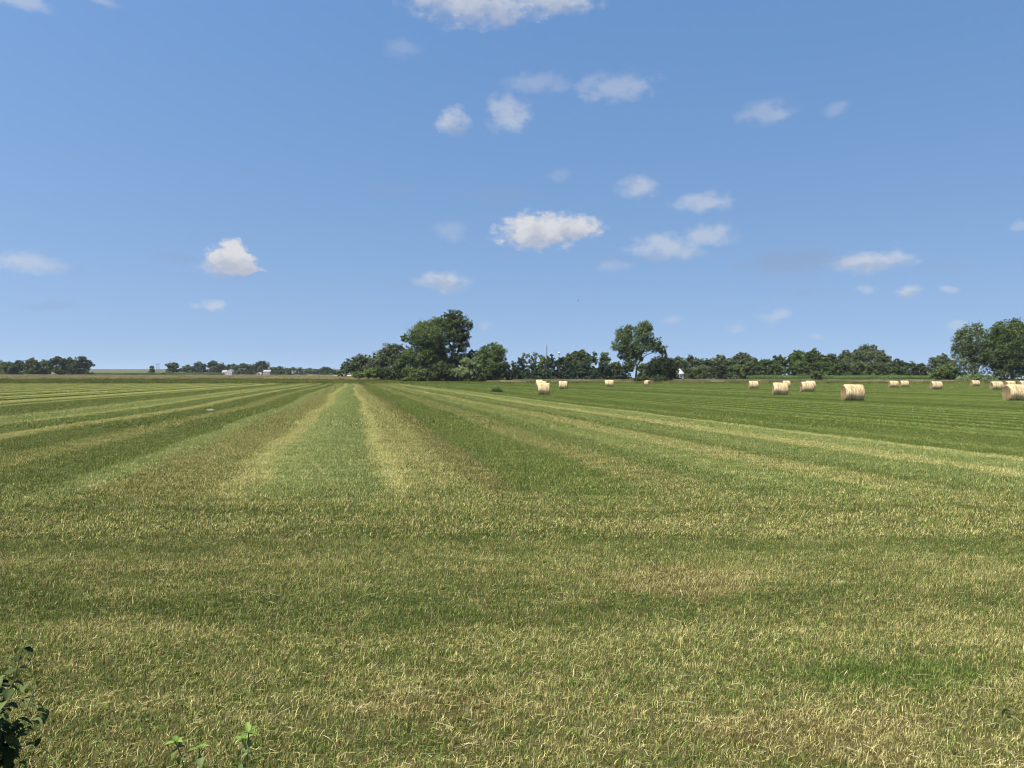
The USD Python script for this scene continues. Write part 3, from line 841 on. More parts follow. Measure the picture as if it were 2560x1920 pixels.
tree("green_shrub", "low shrub in front of the very dark round tree", "shrub", auto(1650, 46, 938, 958, "bush", 53), 277, "leaf_dark", None, 1650, seed=53)

# the woods on the right
WOODS = [
    (1697, 48, 891, 410, "leaf_grey", "grey-green tree behind the white-roofed grain bin"), (1730, 46, 888, 415, "leaf_grey", "grey-green rounded crown just right of the grain bin's tree"),
    (1762, 44, 897, 412, "leaf_grey", "lower grey-green crown in the dip before the first wood's summit"), (1801, 54, 884, 414, "leaf_grey", "grey-green crown left of the first wood's highest crown"),
    (1851, 66, 881, 416, "leaf_grey", "highest, broad crown of the first wood"), (1886, 34, 893, 408, "leaf_grey", "last crown of the first wood, falling to the notch"),
    (1720, 40, 922, 392, "leaf_dark", "low dark tree at the front beside the grain bin"), (1757, 46, 913, 394, "leaf_green", "rounded mid-height tree in front of the first wood"),
    (1802, 44, 908, 392, "leaf_dark", "dark front tree under the first wood's left crowns"), (1842, 46, 910, 390, "leaf_green", "front tree under the first wood's highest crown"),
    (1880, 44, 904, 388, "leaf_dark", "dark front tree below the notch between the two woods"),
    (1915, 46, 897, 384, "leaf_green", "first crown of the second wood, right of the notch"), (1947, 48, 888, 386, "leaf_green", "second crown right of the notch, slightly higher"),
    (1994, 54, 876, 388, "leaf_bright", "bright green crown left of the second wood's peak"), (2034, 54, 872, 390, "leaf_green", "peak crown of the second wood, above the small field tree"),
    (2075, 50, 884, 392, "leaf_dark", "dark crown on the right shoulder of the second wood's peak"), (1938, 42, 911, 372, "leaf_dark", "dark low tree in front of the second wood's left end"),
    (2000, 58, 904, 374, "leaf_green", "rounded front tree below the bright crown of the second wood"), (2062, 62, 900, 372, "leaf_bright", "broad light green front tree behind the small field tree"),
    (2112, 38, 875, 392, "leaf_grey", "narrow grey crown on the left of the third wood"), (2166, 92, 863, 396, "leaf_grey", "widest grey-green dome of the third wood"),
    (2208, 40, 880, 390, "leaf_grey", "crown on the right slope of the wide dome"), (2246, 44, 897, 388, "leaf_dark", "dark lower crown right of the third wood's slope"),
    (2276, 38, 903, 386, "leaf_dark", "small dark crown further down toward the gap"), (2302, 38, 910, 388, "leaf_dark", "lowest crown in the gap before the right-hand tall trees"),
    (2353, 64, 885, 360, "leaf_grey", "grey-green rounded tree left of the tall right-hand trees"),
    (2098, 52, 905, 374, "leaf_dark", "dark front tree left of the wide dome"), (2144, 60, 904, 372, "leaf_green", "front tree under the wide dome's left half"), (2194, 54, 908, 374, "leaf_dark", "front tree under the wide dome's right half"),
    (2240, 50, 915, 372, "leaf_green", "low front tree along the corn's far edge"),
]
for k, (px, w, top, y, leaves, label) in enumerate(WOODS):
    tree("woodland_tree", label, "tree", auto(px, w * 1.12, top, 950, "round", 60 + k), y, leaves, None, px, seed=60 + k, cover=3.2, gaps=.34)
tree("green_shrub", "shrub hiding the left foot of the white-roofed grain bin", "shrub", auto(1688, 30, 932, 950, "bush", 54), 352, "leaf_dark", None, 1688, seed=54)
tree("field_tree", "small dark lone tree standing in front of the corn", "tree", [(2042, 938, 15, 9), (2034, 942, 10, 8), (2050, 942, 9, 8), (2041, 932, 9, 5)], 292, "leaf_green", None, 2043, seed=100)
tree("dark_shrub", "dark rounded bush at the right end of the corn", "shrub", [(2364, 930, 28, 16), (2344, 938, 18, 13), (2384, 938, 18, 13), (2368, 920, 16, 8)], 296, "leaf_green", None, 2365, seed=101, cover=4.2)
tree("willow_shrub", "pale silvery willow bush, left of the two before the tall right-hand trees", "shrub", [(2412, 950, 18, 9), (2428, 946, 18, 11), (2398, 954, 12, 6)], 283, "leaf_pale", None, 2415, seed=102, upswept=.6)
tree("willow_shrub", "pale silvery willow bush, right of the two before the tall right-hand trees", "shrub", [(2452, 946, 20, 11), (2474, 947, 18, 10), (2462, 953, 22, 8)], 284, "leaf_pale", None, 2462, seed=103, upswept=.6)
tree("poplar_tree", "tall grey-green poplar, left one of the tall trees at the right edge", "tree",
     [(2424, 848, 34, 34), (2404, 864, 22, 26), (2440, 826, 20, 18), (2412, 900, 32, 32), (2446, 890, 26, 36), (2398, 838, 12, 16), (2424, 932, 30, 18)], 297, "leaf_grey",
     [[(2440, 957), (2438, 910), (2430, 868), (2426, 830)], [(2436, 890), (2412, 862), (2402, 845)]], 2440, seed=104, gaps=.43, cover=2.7, upswept=.5)
tree("maple_tree", "biggest leafy tree at the right edge of the field", "tree",
     [(2523, 859, 40, 46), (2541, 822, 24, 26), (2492, 838, 26, 26), (2480, 886, 28, 30), (2535, 912, 36, 34), (2508, 820, 18, 18), (2498, 920, 22, 30), (2560, 850, 30, 40), (2470, 860, 16, 18)], 291, "leaf_green",
     [[(2530, 958), (2528, 905), (2524, 860), (2530, 815)], [(2528, 900), (2500, 868), (2488, 840)], [(2526, 890), (2556, 860), (2568, 840)]], 2530, seed=105, cover=3.4, gaps=.38, girth=1.2)
tree("maple_tree", "leafy tree cut off by the photograph's right edge, beyond the biggest one", "tree",
     [(2600, 858, 40, 46), (2610, 900, 44, 44), (2580, 905, 26, 40), (2590, 820, 24, 24)], 294, "leaf_green", None, 2598, seed=106, gaps=.36)

# the grove at the left edge
GROVE = [
    (16, 38, 904, 566, "leaf_green", "leftmost tree of the grove at the left edge"), (46, 42, 901, 572, "leaf_green", "second tree from the left in the left-edge grove"),
    (82, 46, 897, 568, "leaf_dark", "third, rounder tree in the left-edge grove"), (112, 40, 900, 574, "leaf_green", "middle tree of the left-edge grove, in its slight dip"),
    (145, 46, 892, 570, "leaf_dark", "tall dark tree right of the left-edge grove's dip"), (177, 42, 894, 573, "leaf_dark", "tree next to the leaning right end of the left-edge grove"),
]
for k, (px, w, top, y, leaves, label) in enumerate(GROVE):
    tree("grove_tree", label, "tree", auto(px, w * 1.1, top, 939, "round", 110 + k), y, leaves, None, px, seed=110 + k, gaps=.35)
tree("grove_tree", "rightmost grove tree leaning over to the right at its top", "tree", [(202, 906, 18, 12), (206, 897, 12, 7), (224, 906, 8, 6), (229, 911, 5, 5), (198, 922, 22, 14), (214, 918, 10, 8)], 570, "leaf_dark",
     [[(200, 940), (204, 920), (210, 905), (226, 908)]], 202, seed=117, gaps=.4)
tree("green_shrub", "small bush at the right foot of the left-edge grove", "shrub", auto(222, 22, 928, 940, "bush", 118), 560, "leaf_dark", None, 222, seed=118)
tree("bare_tree", "thin grey nearly bare tree at the very left edge of the photograph", "tree", [(1, 908, 6, 8), (3, 918, 5, 8)], 575, "leaf_grey", None, 2, seed=119, cover=.6, bark="pale_bark")

# far farmsteads on the left
FAR = [  # px, width, top, base, distance, shape, leaves, label
    (380, 13, 915, 930, 760, "cedar", "leaf_dark", "tiny pointed tree on the hill left of the twin poles"), (432, 36, 906, 931, 740, "round", "leaf_dark", "lone rounded tree on the low hill right of the twin poles"),
    (470, 34, 912, 938, 900, "round", "leaf_dark", "first low tree at the left end of the farm's trees"), (499, 38, 906, 938, 905, "round", "leaf_dark", "second farm tree, rising left of the white farmhouse"),
    (535, 38, 902, 938, 910, "round", "leaf_dark", "tallest farm tree left of the white farmhouse"), (556, 24, 909, 938, 915, "round", "leaf_dark", "farm tree close behind the white farmhouse's left end"),
    (579, 34, 910, 938, 925, "round", "leaf_dark", "farm tree directly behind the white farmhouse"), (608, 40, 909, 938, 910, "round", "leaf_dark", "round farm tree right of the white farmhouse"),
    (631, 26, 911, 938, 915, "round", "leaf_dark", "narrow farm tree left of the tallest tree by the old barn"), (653, 40, 902, 938, 912, "round", "leaf_dark", "tallest farm tree beside the old grey barn"),
    (683, 26, 918, 938, 980, "round", "leaf_grey", "low hazy tree right of the old grey barn"), (700, 24, 916, 938, 985, "round", "leaf_grey", "hazy tree behind the dark roadside bush"),
    (718, 20, 920, 938, 985, "round", "leaf_grey", "low hazy tree left of the white machine shed"), (733, 18, 916, 938, 1000, "tuft", "leaf_grey", "hazy tufted tree standing up beside the white machine shed"),
    (751, 26, 919, 938, 1010, "round", "leaf_grey", "hazy tree behind the white machine shed"), (773, 28, 920, 938, 990, "round", "leaf_grey", "hazy tree right of the white machine shed"),
    (790, 22, 923, 938, 985, "round", "leaf_grey", "lowest hazy tree left of the last round one"), (813, 38, 917, 939, 860, "round", "leaf_dark", "round dark tree just left of the middle group"),
    (836, 22, 926, 939, 870, "round", "leaf_dark", "small dark tree touching the middle group's left end"),
    (702, 24, 925, 942, 640, "bush", "leaf_dark", "dark nearer bush on the bank right of the old barn"), (722, 14, 929, 942, 645, "bush", "leaf_dark", "small dark bush beside the nearer bush on the bank"),
    (408, 12, 931, 941, 600, "bush", "leaf_dark", "tiny bush at the near edge of the left corn strip"),
]
for k, (px, w, top, base, y, shape, leaves, label) in enumerate(FAR):
    tree("roadside_bush" if shape == "bush" else "farm_tree", label, "shrub" if shape == "bush" else "tree", auto(px, w * 1.1, top, base + 2, shape, 130 + k), y, leaves, None, px, seed=130 + k, cover=3.0, leaf=1.0)


# ------------------------------------------------------------------ buildings, masts, road
def gable(x0, x1, y0, y1, z0, z1, ridge, along_x=True, over=0.3, thick=0.18):
    """Walls with gables, and a roof of two slabs: (walls, roof)."""
    if along_x:
        ym = (y0 + y1) / 2
        wall = trimesh.convex.convex_hull(np.array([(x, y, z) for x in (x0, x1) for y, z in ((y0, z0), (y1, z0), (y0, z1), (y1, z1), (ym, ridge))]))
        def slab(s):
            ye = y0 - over if s < 0 else y1 + over
            ze = z1 - over * (ridge - z1) / ((y1 - y0) / 2)
            return trimesh.convex.convex_hull(np.array([(x, y, z + d) for x in (x0 - over, x1 + over) for y, z in ((ye, ze), (ym, ridge)) for d in (0.03, thick)]))
    else:
        xm = (x0 + x1) / 2
        wall = trimesh.convex.convex_hull(np.array([(x, y, z) for y in (y0, y1) for x, z in ((x0, z0), (x1, z0), (x0, z1), (x1, z1), (xm, ridge))]))
        def slab(s):
            xe = x0 - over if s < 0 else x1 + over
            ze = z1 - over * (ridge - z1) / ((x1 - x0) / 2)
            return trimesh.convex.convex_hull(np.array([(x, y, z + d) for y in (y0 - over, y1 + over) for x, z in ((xe, ze), (xm, ridge)) for d in (0.03, thick)]))
    return (np.array(wall.vertices), np.array(wall.faces)), [(np.array(s.vertices), np.array(s.faces)) for s in (slab(-1), slab(1))]


def building(name, label, px, y, size, z_shift=0.0):
    X = across(px, y)
    return thing(name, label, "building", (X, y, float(height(X, y)) + z_shift))


h = building("farmhouse", "white farmhouse with grey roofs among the far trees", 570, 880, 1)
w, rf = gable(-6.2, 0.6, -2.6, 3.2, -0.5, 2.9, 5.4)
obj("wing_wall", w, MAT["white_wall"], h)
for s in rf: obj("roof", s, MAT["grey_roof"], h)
w, rf = gable(0.62, 6.2, -4.2, 4.0, -0.5, 3.6, 6.6, along_x=False)
obj("wall", w, MAT["white_wall"], h)
for s in rf: obj("roof", s, MAT["grey_roof"], h)
for x0, x1, z0, z1, yy in ((2.0, 2.9, .9, 2.5, -4.2), (4.0, 4.9, .9, 2.5, -4.2), (3.0, 3.8, 3.6, 4.7, -4.2), (-4.8, -4.0, 1.0, 2.2, -2.6), (-1.6, -.9, 1.0, 2.2, -2.6)):
    f = obj("window", box(x0 - .12, x1 + .12, yy - .06, yy + .02, z0 - .12, z1 + .12), MAT["white_wall"], h)
    obj("pane", box(x0, x1, yy - .08, yy - .063, z0, z1), MAT["dark"], f)
obj("door", box(-3.0, -2.1, -2.67, -2.58, -.4, 1.9), MAT["grey_wall"], h)
obj("chimney", box(-2.9, -2.3, .1, .7, 5.0, 6.5), MAT["grey_wall"], h)

h = building("old_barn", "weathered grey-brown barn under the far antenna poles", 669, 890, 1)
w, rf = gable(-4.2, 4.2, -4, 4, -0.5, 3.6, 5.6)
obj("wall", w, MAT["grey_wall"], h)
for s in rf: obj("roof", s, MAT["pale_roof"] if 0 else MAT["grey_roof"], h)
obj("door", box(-1.4, 1.4, -4.08, -3.98, -.4, 2.6), MAT["grey_wall"], h)
obj("window", box(2.4, 3.2, -4.08, -3.98, 1.3, 2.1), MAT["dark"], h)

h = building("small_shed", "tiny white gabled shed left of the old barn", 649, 880, 1)
w, rf = gable(-2.6, 2.6, -2.5, 2.5, -0.4, 1.5, 3.0, along_x=False)
obj("wall", w, MAT["white_wall"], h)
for s in rf: obj("roof", s, MAT["pale_roof"], h)
obj("door", box(-1.0, 1.0, -2.57, -2.48, -.3, 1.5), MAT["dark"], h)

h = building("machine_shed", "white machine shed half hidden by far trees right of the barn", 742, 1060, 1, 1.6)
w, rf = gable(-9.5, 2.6, -5, 5, -1.5, 2.9, 4.4)
obj("wing_wall", w, MAT["white_wall"], h)
for s in rf: obj("roof", s, MAT["grey_roof"], h)
w, rf = gable(2.62, 9.0, -5.6, 5.4, -1.5, 4.2, 6.0, along_x=False)
obj("wall", w, MAT["white_wall"], h)
for s in rf: obj("roof", s, MAT["pale_roof"], h)
obj("door", box(4.3, 7.4, -5.68, -5.58, -1.2, 2.8), MAT["grey_wall"], h)


def lathe(profile, sides=24):
    p = np.asarray(profile, float)
    a = np.arange(sides) * 2 * PI / sides
    v = np.stack([p[:, 0][:, None] * np.cos(a), p[:, 0][:, None] * np.sin(a), np.repeat(p[:, 1][:, None], sides, 1)], -1).reshape(-1, 3)
    f = []
    for i in range(len(p) - 1):
        for j in range(sides):
            k = (j + 1) % sides
            f.append([i * sides + j, i * sides + k, (i + 1) * sides + k, (i + 1) * sides + j])
    return v, np.array(f)


Y = 372
X = across(1699, Y)
o = thing("grain_bin", "grain bin with bright white cone roof beside the dark round tree", "grain bin", (X, Y, float(height(X, Y))))
k = Y / FPX
zr, zt = at_height(934, Y) - float(height(X, Y)), at_height(921, Y) - float(height(X, Y))
prof = [(2.15, -.3)]
for q in range(7):
    prof += [(2.15, zr * q / 7 + .05), (2.22, zr * (q + .5) / 7)]
prof += [(2.15, zr)]
obj("wall", lathe(prof), MAT["steel"], o)
obj("roof", lathe([(2.42, zr - .06), (2.40, zr + .02), (.35, zt - .25), (.33, zt - .05), (.02, zt)]), MAT["pale_roof"], o)
obj("door", box(-.45, .45, -2.27, -2.15, 0, 1.9), MAT["steel"], o)


def pole(name, label, cat, px, top, y, radius, extra=None, base=None):
    X = across(px, y)
    z0 = float(height(X, y))
    o = thing(name, label, cat, (X, y, z0))
    H = at_height(top, y) - z0
    obj("pole", tube([(0, 0, -.5), (0, 0, H * .5), (0, 0, H)], [radius, radius * .9, radius * .75], 8), MAT["pole"], o)
    if extra:
        extra(o, H)
    return o


def arms(o, H):
    obj("crossarm", box(-1.4, 1.4, -.1, .1, H - 1.0, H - .75), MAT["pole"], o)
    for x in (-1.2, -.4, .4, 1.2):
        obj("insulator", tube([(x, 0, H - .75), (x, 0, H - .4)], [.08, .06], 6), MAT["white_wall"], o)


def antenna(o, H):
    obj("antenna", tube([(0, 0, H), (0, 0, H + 2.2)], [.12, .05], 6), MAT["pole"], o)
    for z in (.35, .65, .9):
        obj("collar", lathe([(.34, H * z), (.42, H * z + .1), (.34, H * z + .5)], 10), MAT["pole"], o)


pole("utility_pole", "left of the twin bare poles on the low hill", "pole", 392.5, 909, 800, .22, arms)
pole("utility_pole", "right of the twin bare poles on the low hill", "pole", 397.5, 908, 806, .22, arms)
pole("antenna_pole", "taller left antenna pole above the old barn", "mast", 670, 903, 905, .30)
pole("antenna_pole", "shorter right antenna pole above the old barn", "mast", 675, 907, 907, .26)
pole("utility_pole", "short pale pole between the tiny shed and the farm trees", "pole", 642.5, 927, 876, .2)
pole("radio_mast", "tall thin dark mast rising behind the cedar row", "mast", 1367, 865, 620, .36, antenna)
X = across(1398, 900)
o = thing("water_tower", "distant water tower with a white ball tank behind the cedar row", "water tower", (X, 900, float(height(X, 900))))
zt = at_height(882.5, 900) - float(height(X, 900))
obj("stem", lathe([(1.6, -.5), (.75, 2.5), (.6, 6), (.6, zt - 1.9), (.8, zt - 1.25)], 16), MAT["steel"], o)
obj("tank", lathe([(.7, zt - 1.3), (1.2, zt - .95), (1.5, zt - .4), (1.55, zt + .1), (1.35, zt + .75), (.85, zt + 1.2), (.05, zt + 1.4)], 20), MAT["pale_roof"], o, smooth=True)


def road(x0, x1, y, w, name="gravel_road"):
    n = 24
    xs = np.linspace(x0, x1, n)
    rows = []
    for dy, dz in ((-w / 2 - .6, -.6), (-w / 2, .9), (w / 2, 1.0), (w / 2 + .6, -.6)):
        yy = y + dy + 0.6 * np.sin(xs / 17)
        rows.append(np.stack([xs, yy, height(xs, yy) + dz], 1))
    v = np.concatenate(rows)
    f = [[a * n + i, a * n + i + 1, (a + 1) * n + i + 1, (a + 1) * n + i] for a in range(3) for i in range(n - 1)]
    return tag(obj(name, (v, np.array(f)), MAT["gravel"]), kind="structure")


road(across(770, 362), across(1000, 362), 362, 9)


# ------------------------------------------------------------------ hay bales
def bale_parts(seed):
    """A round bale 1.5 m high lying along x, its foot at the origin: roll, two end faces, stray straw."""
    r = np.random.default_rng(seed)
    R, L = 0.75, 1.5
    prof = [(-L / 2 + .005, R - .10), (-L / 2 + .03, R - .045), (-L / 2 + .09, R - .01)] + [(x, R) for x in np.linspace(-L / 2 + .16, L / 2 - .16, 15)] + [(L / 2 - .09, R - .01), (L / 2 - .03, R - .045), (L / 2 - .005, R - .10)]
    n = 56
    ang = np.arange(n) * 2 * PI / n
    v = []
    for x, rr in prof:
        q = np.stack([np.full(n, x), np.sin(ang), np.cos(ang)], 1)
        d = (meshkit.fbm(np.stack([q[:, 0] * 4 + seed, q[:, 1] * 2.2, q[:, 2] * 2.2], 1), 4, seed) - .5) * .06
        sag = 1 - 0.05 * np.clip(-np.cos(ang), 0, 1) ** 2
        ridge = 0.008 * math.sin(x * 38)
        v.append(np.stack([q[:, 0] + r.normal(0, .004, n), q[:, 1] * (rr + d + ridge) * 1.015, q[:, 2] * (rr + d + ridge) * sag], 1))
    rings = np.stack(v)
    m = len(prof)
    f = [[i * n + j, i * n + (j + 1) % n, (i + 1) * n + (j + 1) % n, (i + 1) * n + j] for i in range(m - 1) for j in range(n)]
    low = rings[..., 2].min()
    roll = (rings.reshape(-1, 3) - [0, 0, low + .03], np.array(f))
    ends = []
    for side in (0, m - 1):
        edge = rings[side]
        c = edge.mean(0)
        out = -1 if side == 0 else 1
        vv, K = [], 16
        for k in range(K + 1):
            t = 1 - k / K
            p = c + (edge - c) * max(t, .02)
            spiral = .022 * np.sin(2 * PI * (t * 6.5 + ang / (2 * PI))) + .03 * (meshkit.fbm(p * 9 + 40 + side, 3, seed) - .5) - .03 * (1 - t)
            p = p + np.outer(spiral * (0 if k == 0 else 1) * out, [1, 0, 0])
            vv.append(p)
        vv = np.concatenate(vv) - [0, 0, low + .03]
        ff = np.array([[i * n + j, i * n + (j + 1) % n, (i + 1) * n + (j + 1) % n, (i + 1) * n + j] for i in range(K) for j in range(n)])
        ends.append((vv, ff if side else ff[:, ::-1]))
    # stray straw: on the roll, the rims and hanging from the end faces
    k = 2600
    a = r.uniform(0, 2 * PI, k)
    x = r.uniform(-L / 2, L / 2, k)
    rim = r.random(k) < .45
    x[rim] = np.sign(r.normal(size=rim.sum())) * (L / 2 - np.abs(r.normal(0, .03, rim.sum())))
    rr = np.where(rim, R * np.sqrt(r.uniform(.15, .98, k)), R + r.uniform(-.01, .012, k))
    p = np.stack([x, np.sin(a) * rr, np.cos(a) * rr], 1) - [0, 0, low + .03]
    tang = np.stack([r.normal(0, .35, k), np.cos(a), -np.sin(a)], 1) * np.sign(r.normal(size=(k, 1)))
    outw = np.where(rim[:, None], np.stack([np.sign(x), 0 * x, 0 * x], 1), np.stack([0 * x, np.sin(a), np.cos(a)], 1))
    d = tang + outw * r.uniform(.0, .5, (k, 1)) + np.where(rim[:, None], np.array([0, 0, -.5]), 0)
    d /= np.linalg.norm(d, axis=1, keepdims=True)
    ln = r.uniform(.06, .2, k)[:, None]
    s = np.cross(d, outw); s /= np.linalg.norm(s, axis=1, keepdims=True) + 1e-9
    s *= r.uniform(.004, .009, (k, 1))
    v = np.stack([p - s, p + s, p + d * ln], 1).reshape(-1, 3)
    v[:, 2] = np.maximum(v[:, 2], .01)
    return roll, ends, (v, np.arange(3 * k).reshape(-1, 3)), np.repeat(r.random(k), 3)


def new_bale(seed, *args, **kw):
    roll, ends, stray, rnd = bale_parts(seed)
    o = thing("hay_bale", *args, **kw)
    obj("roll", roll, MAT["bale_roll"], o, smooth=True)
    for e in ends:
        obj("end_face", e, MAT["bale_end"], o, smooth=True)
    obj("loose_straw", stray, MAT["loose_straw"], o, rnd=rnd)
    return o


BALES = [  # left, right, top, bottom in the photograph, turn in degrees, label
    (1342, 1378, 956.4, 988.2, 4, "front bale of the overlapping three left of centre-right field"), (1340, 1369, 951.4, 974.0, 3, "middle bale of the overlapping three, half hidden by the front one"),
    (1338, 1359, 946.5, 965.5, 5, "hindmost bale of the overlapping three, only its top showing"), (1395, 1421, 950.8, 973.0, 5, "single bale a little right of the overlapping three"),
    (1513, 1536, 947.2, 966.0, 8, "bale left of the leaning tree with another peeping out behind it"), (1511, 1530, 948.2, 965.0, 12, "bale almost hidden behind the one left of the leaning tree"),
    (1611, 1629, 948.7, 964.6, 62, "bale turned end-on to us below the very dark round tree"), (1870, 1897, 950.9, 972.0, 8, "single bale left of the pair under the first wood"),
    (1929, 1972, 954.8, 987.3, 12, "larger front bale of the pair under the notch between the woods"), (1955, 1976, 950.2, 970.0, 6, "bale hidden behind the larger one under the notch"),
    (2000, 2035, 952.3, 979.8, 8, "front bale of the overlapping two before the small field tree"), (2013, 2038, 948.8, 973.0, 6, "rear bale of the overlapping two before the small field tree"),
    (2104, 2160, 959.2, 1002.6, 6, "big near bale standing alone, nearest one fully in view"), (2221, 2247, 951.3, 969.8, 10, "left bale of the side-by-side two before the corn's right end"),
    (2249, 2272, 951.0, 968.2, 12, "right bale of the side-by-side two before the corn's right end"), (2325, 2356, 952.2, 974.4, 9, "single bale in front of the dark rounded bush"),
    (2427, 2449, 950.0, 966.2, 8, "small far bale in front of the pale willow bushes"), (2474, 2508, 952.4, 975.5, 9, "bale just left of the cut-off group at the right edge"),
    (2512, 2538, 951.8, 970.0, 6, "far bale looking over the big one at the right edge"), (2547, 2571, 951.0, 969.0, 6, "far bale cut by the right edge above the big one"),
    (2510, 2574, 959.0, 1002.8, 8, "big near bale cut off by the right edge"),
]
protos = []
for k, (x0, x1, top, bot, turn, label) in enumerate(BALES):
    hpx = bot - top - 0.8
    y = 0.5 * (EYE * FPX / (bot - HORIZON - .4) + 1.5 * FPX / hpx)
    size = float(np.clip(hpx * y / FPX / 1.5, .92, 1.12))
    X = across((x0 + x1) / 2, y)
    turn = -math.radians(turn) + math.atan2(-X, y) * 0.0
    args = dict(loc=(X, y, 0.0), rotz=turn, scale=(size * np.clip((x1 - x0) / hpx / 1.24, .9, 1.1), size, size), group="round hay bales on the mown field")
    if k < 4:
        protos.append(new_bale(200 + k, label, "hay bale", **args))
    else:
        thing("hay_bale", label, "hay bale", source=protos[k % 4], **args)


# ------------------------------------------------------------------ small things in the field
def sprig(seed, n, radius, tall, width):
    r = np.random.default_rng(seed)
    a, q = r.uniform(0, 2 * PI, n), radius * np.sqrt(r.random(n))
    p = np.stack([np.cos(a) * q, np.sin(a) * q, 0 * q], 1)
    h = tall * (1 - .5 * (q / radius) ** 2) * r.uniform(.6, 1.1, n)
    lean = .15 + .6 * q / radius
    tip = p + np.stack([np.cos(a) * np.sin(lean) * h, np.sin(a) * np.sin(lean) * h, np.cos(lean) * h], 1)
    mid = p * .5 + tip * .5 + [0, 0, .06]
    s = r.uniform(0, PI, n)
    w = np.stack([np.cos(s), np.sin(s), 0 * s], 1) * width / 2
    v = np.stack([p - w, p + w, mid + w, mid - w, tip], 1).reshape(-1, 3)
    f = np.arange(n)[:, None, None] * 5 + np.array([[0, 1, 2], [0, 2, 3], [3, 2, 4]])[None]
    return (v, f.reshape(-1, 3)), np.repeat(r.random(n), 5)


y = 103.0
o = thing("grass_clump", "unmown clump of long green grass standing alone in the field", "grass clump", (across(1243, y), y, 0))
m, rnd = sprig(1, 900, .72, 1.0, .035)
obj("blades", m, MAT["leaf_pale"], o, rnd=rnd)
m, rnd = sprig(2, 300, .7, .45, .03)
obj("dry_blades", m, MAT["seed_head"], o, rnd=rnd)
y = 44.0
r = np.random.default_rng(9)
v = []
for _ in range(160):
    p = np.array([r.normal(0, .13), r.normal(0, .05), r.uniform(.01, .09)])
    d = np.array([r.normal(0, 1), r.normal(0, .5), r.normal(0, .2)]); d /= np.linalg.norm(d)
    s = np.cross(d, [0, .4, 1]) * .006
    v += [p - s, p + s, p + d * .13]
tag(obj("hay_wisp", (np.array(v) + [across(526, y), y, .04], np.arange(480).reshape(-1, 3)), MAT["litter"], rnd=np.repeat(r.random(160), 3)), "small pale wisp of hay left lying in the green left stripes", "hay")

b = thing("bird", "tiny dark bird flying in the sky above the leaning tree's left", "bird", (across(1446, 75), 75, at_height(751, 75)), rotz=.5, tilt=-.95)
m = trimesh.creation.icosphere(2, 1.0); m.apply_scale([.11, .022, .022])
obj("body", (np.array(m.vertices), np.array(m.faces)), MAT["feather"], b, smooth=True)
for s in (-1, 1):
    obj("wing", (np.array([(.03, 0, .01), (-.03, 0, .01), (-.03, s * .06, .03), (.01, s * .08, .03), (-.04, s * .13, .01)]), np.array([[0, 1, 2], [0, 2, 3], [3, 2, 4]])), MAT["feather"], b)
obj("tail", (np.array([(-.10, 0, .0), (-.19, .02, .0), (-.19, -.02, .0)]), np.array([[0, 1, 2]])), MAT["feather"], b)


# ------------------------------------------------------------------ plants at the roadside
def leaf_mesh(L, W, curl, fold, r):
    """A pointed oval leaf growing along +x, folded at its midrib and curling down."""
    n = 7
    t = np.linspace(0, 1, n)
    w = W / 2 * np.sin(PI * t ** 0.8) ** 0.8
    w[-1] = .0005
    w[0] = .0012
    x = L * t
    ang = curl * t
    px, pz = np.cumsum(np.r_[0, np.diff(x) * np.cos(ang[1:])]), -np.cumsum(np.r_[0, np.diff(x) * np.sin(ang[1:])])
    tw = r.normal(0, .25) * t
    rows = []
    for s in (-1, -.5, 0, .5, 1):
        up = abs(s) * w * math.sin(fold) + .04 * w * np.sin(t * 24 + s)
        rows.append(np.stack([px, s * w * math.cos(fold) * np.cos(tw), pz + up + s * w * np.sin(tw)], 1))
    v = np.stack(rows, 1).reshape(-1, 3)
    f = [[i * 5 + j, (i + 1) * 5 + j, (i + 1) * 5 + j + 1, i * 5 + j + 1] for i in range(n - 1) for j in range(4)]
    return v, np.array(f)


def placed(p, az, el, L, W, curl, fold, r):
    v, f = leaf_mesh(L, W, curl, fold, r)
    c, s = math.cos(el), math.sin(el)
    v = v @ np.array([[c, 0, -s], [0, 1, 0], [s, 0, c]]).T
    c, s = math.cos(az), math.sin(az)
    v = v @ np.array([[c, -s, 0], [s, c, 0], [0, 0, 1]]).T
    return v + p, f


def place_leaf(parent, p, az, el, L, W, curl, fold, r, mat):
    v, f = placed(p, az, el, L, W, curl, fold, r)
    return obj("leaf", (v, f), MAT[mat], parent, smooth=True, rnd=np.full(len(v), r.random()))


def weed(label, x, y, tips, seed):
    """Stems from one foot to each tip, with pairs of leaves up the stem and a rosette on top."""
    r = np.random.default_rng(seed)
    o = thing("weed", label, "weed", (x, y, 0))
    for tip in tips:
        tip = np.array(tip, float)
        path = bend((0, 0, -.02), tip, r, 8, .05)
        obj("stem", tube(path, np.linspace(.004, .002, 8), 6), MAT["stem"], o)
        L = len(path)
        a0 = r.uniform(0, PI)
        for k, t in enumerate(np.linspace(.45, .95, 7)):
            i = t * (L - 1); q = path[int(i)] * (1 - i % 1) + path[min(int(i) + 1, L - 1)] * (i % 1)
            for s in (0, PI):
                ln = r.uniform(.035, .058)
                place_leaf(o, q, a0 + k * PI / 2 + s + r.normal(0, .2), r.uniform(-.5, .5), ln, ln * .5, r.uniform(.6, 2.0), r.uniform(.1, .5), r, "weed_leaf")
        for k in range(5):
            ln = r.uniform(.035, .055)
            place_leaf(o, tip, a0 + k * 2 * PI / 5 + r.normal(0, .2), r.uniform(.2, .9), ln, ln * .5, r.uniform(.2, .9), r.uniform(.2, .5), r, "fresh_leaf")
    return o


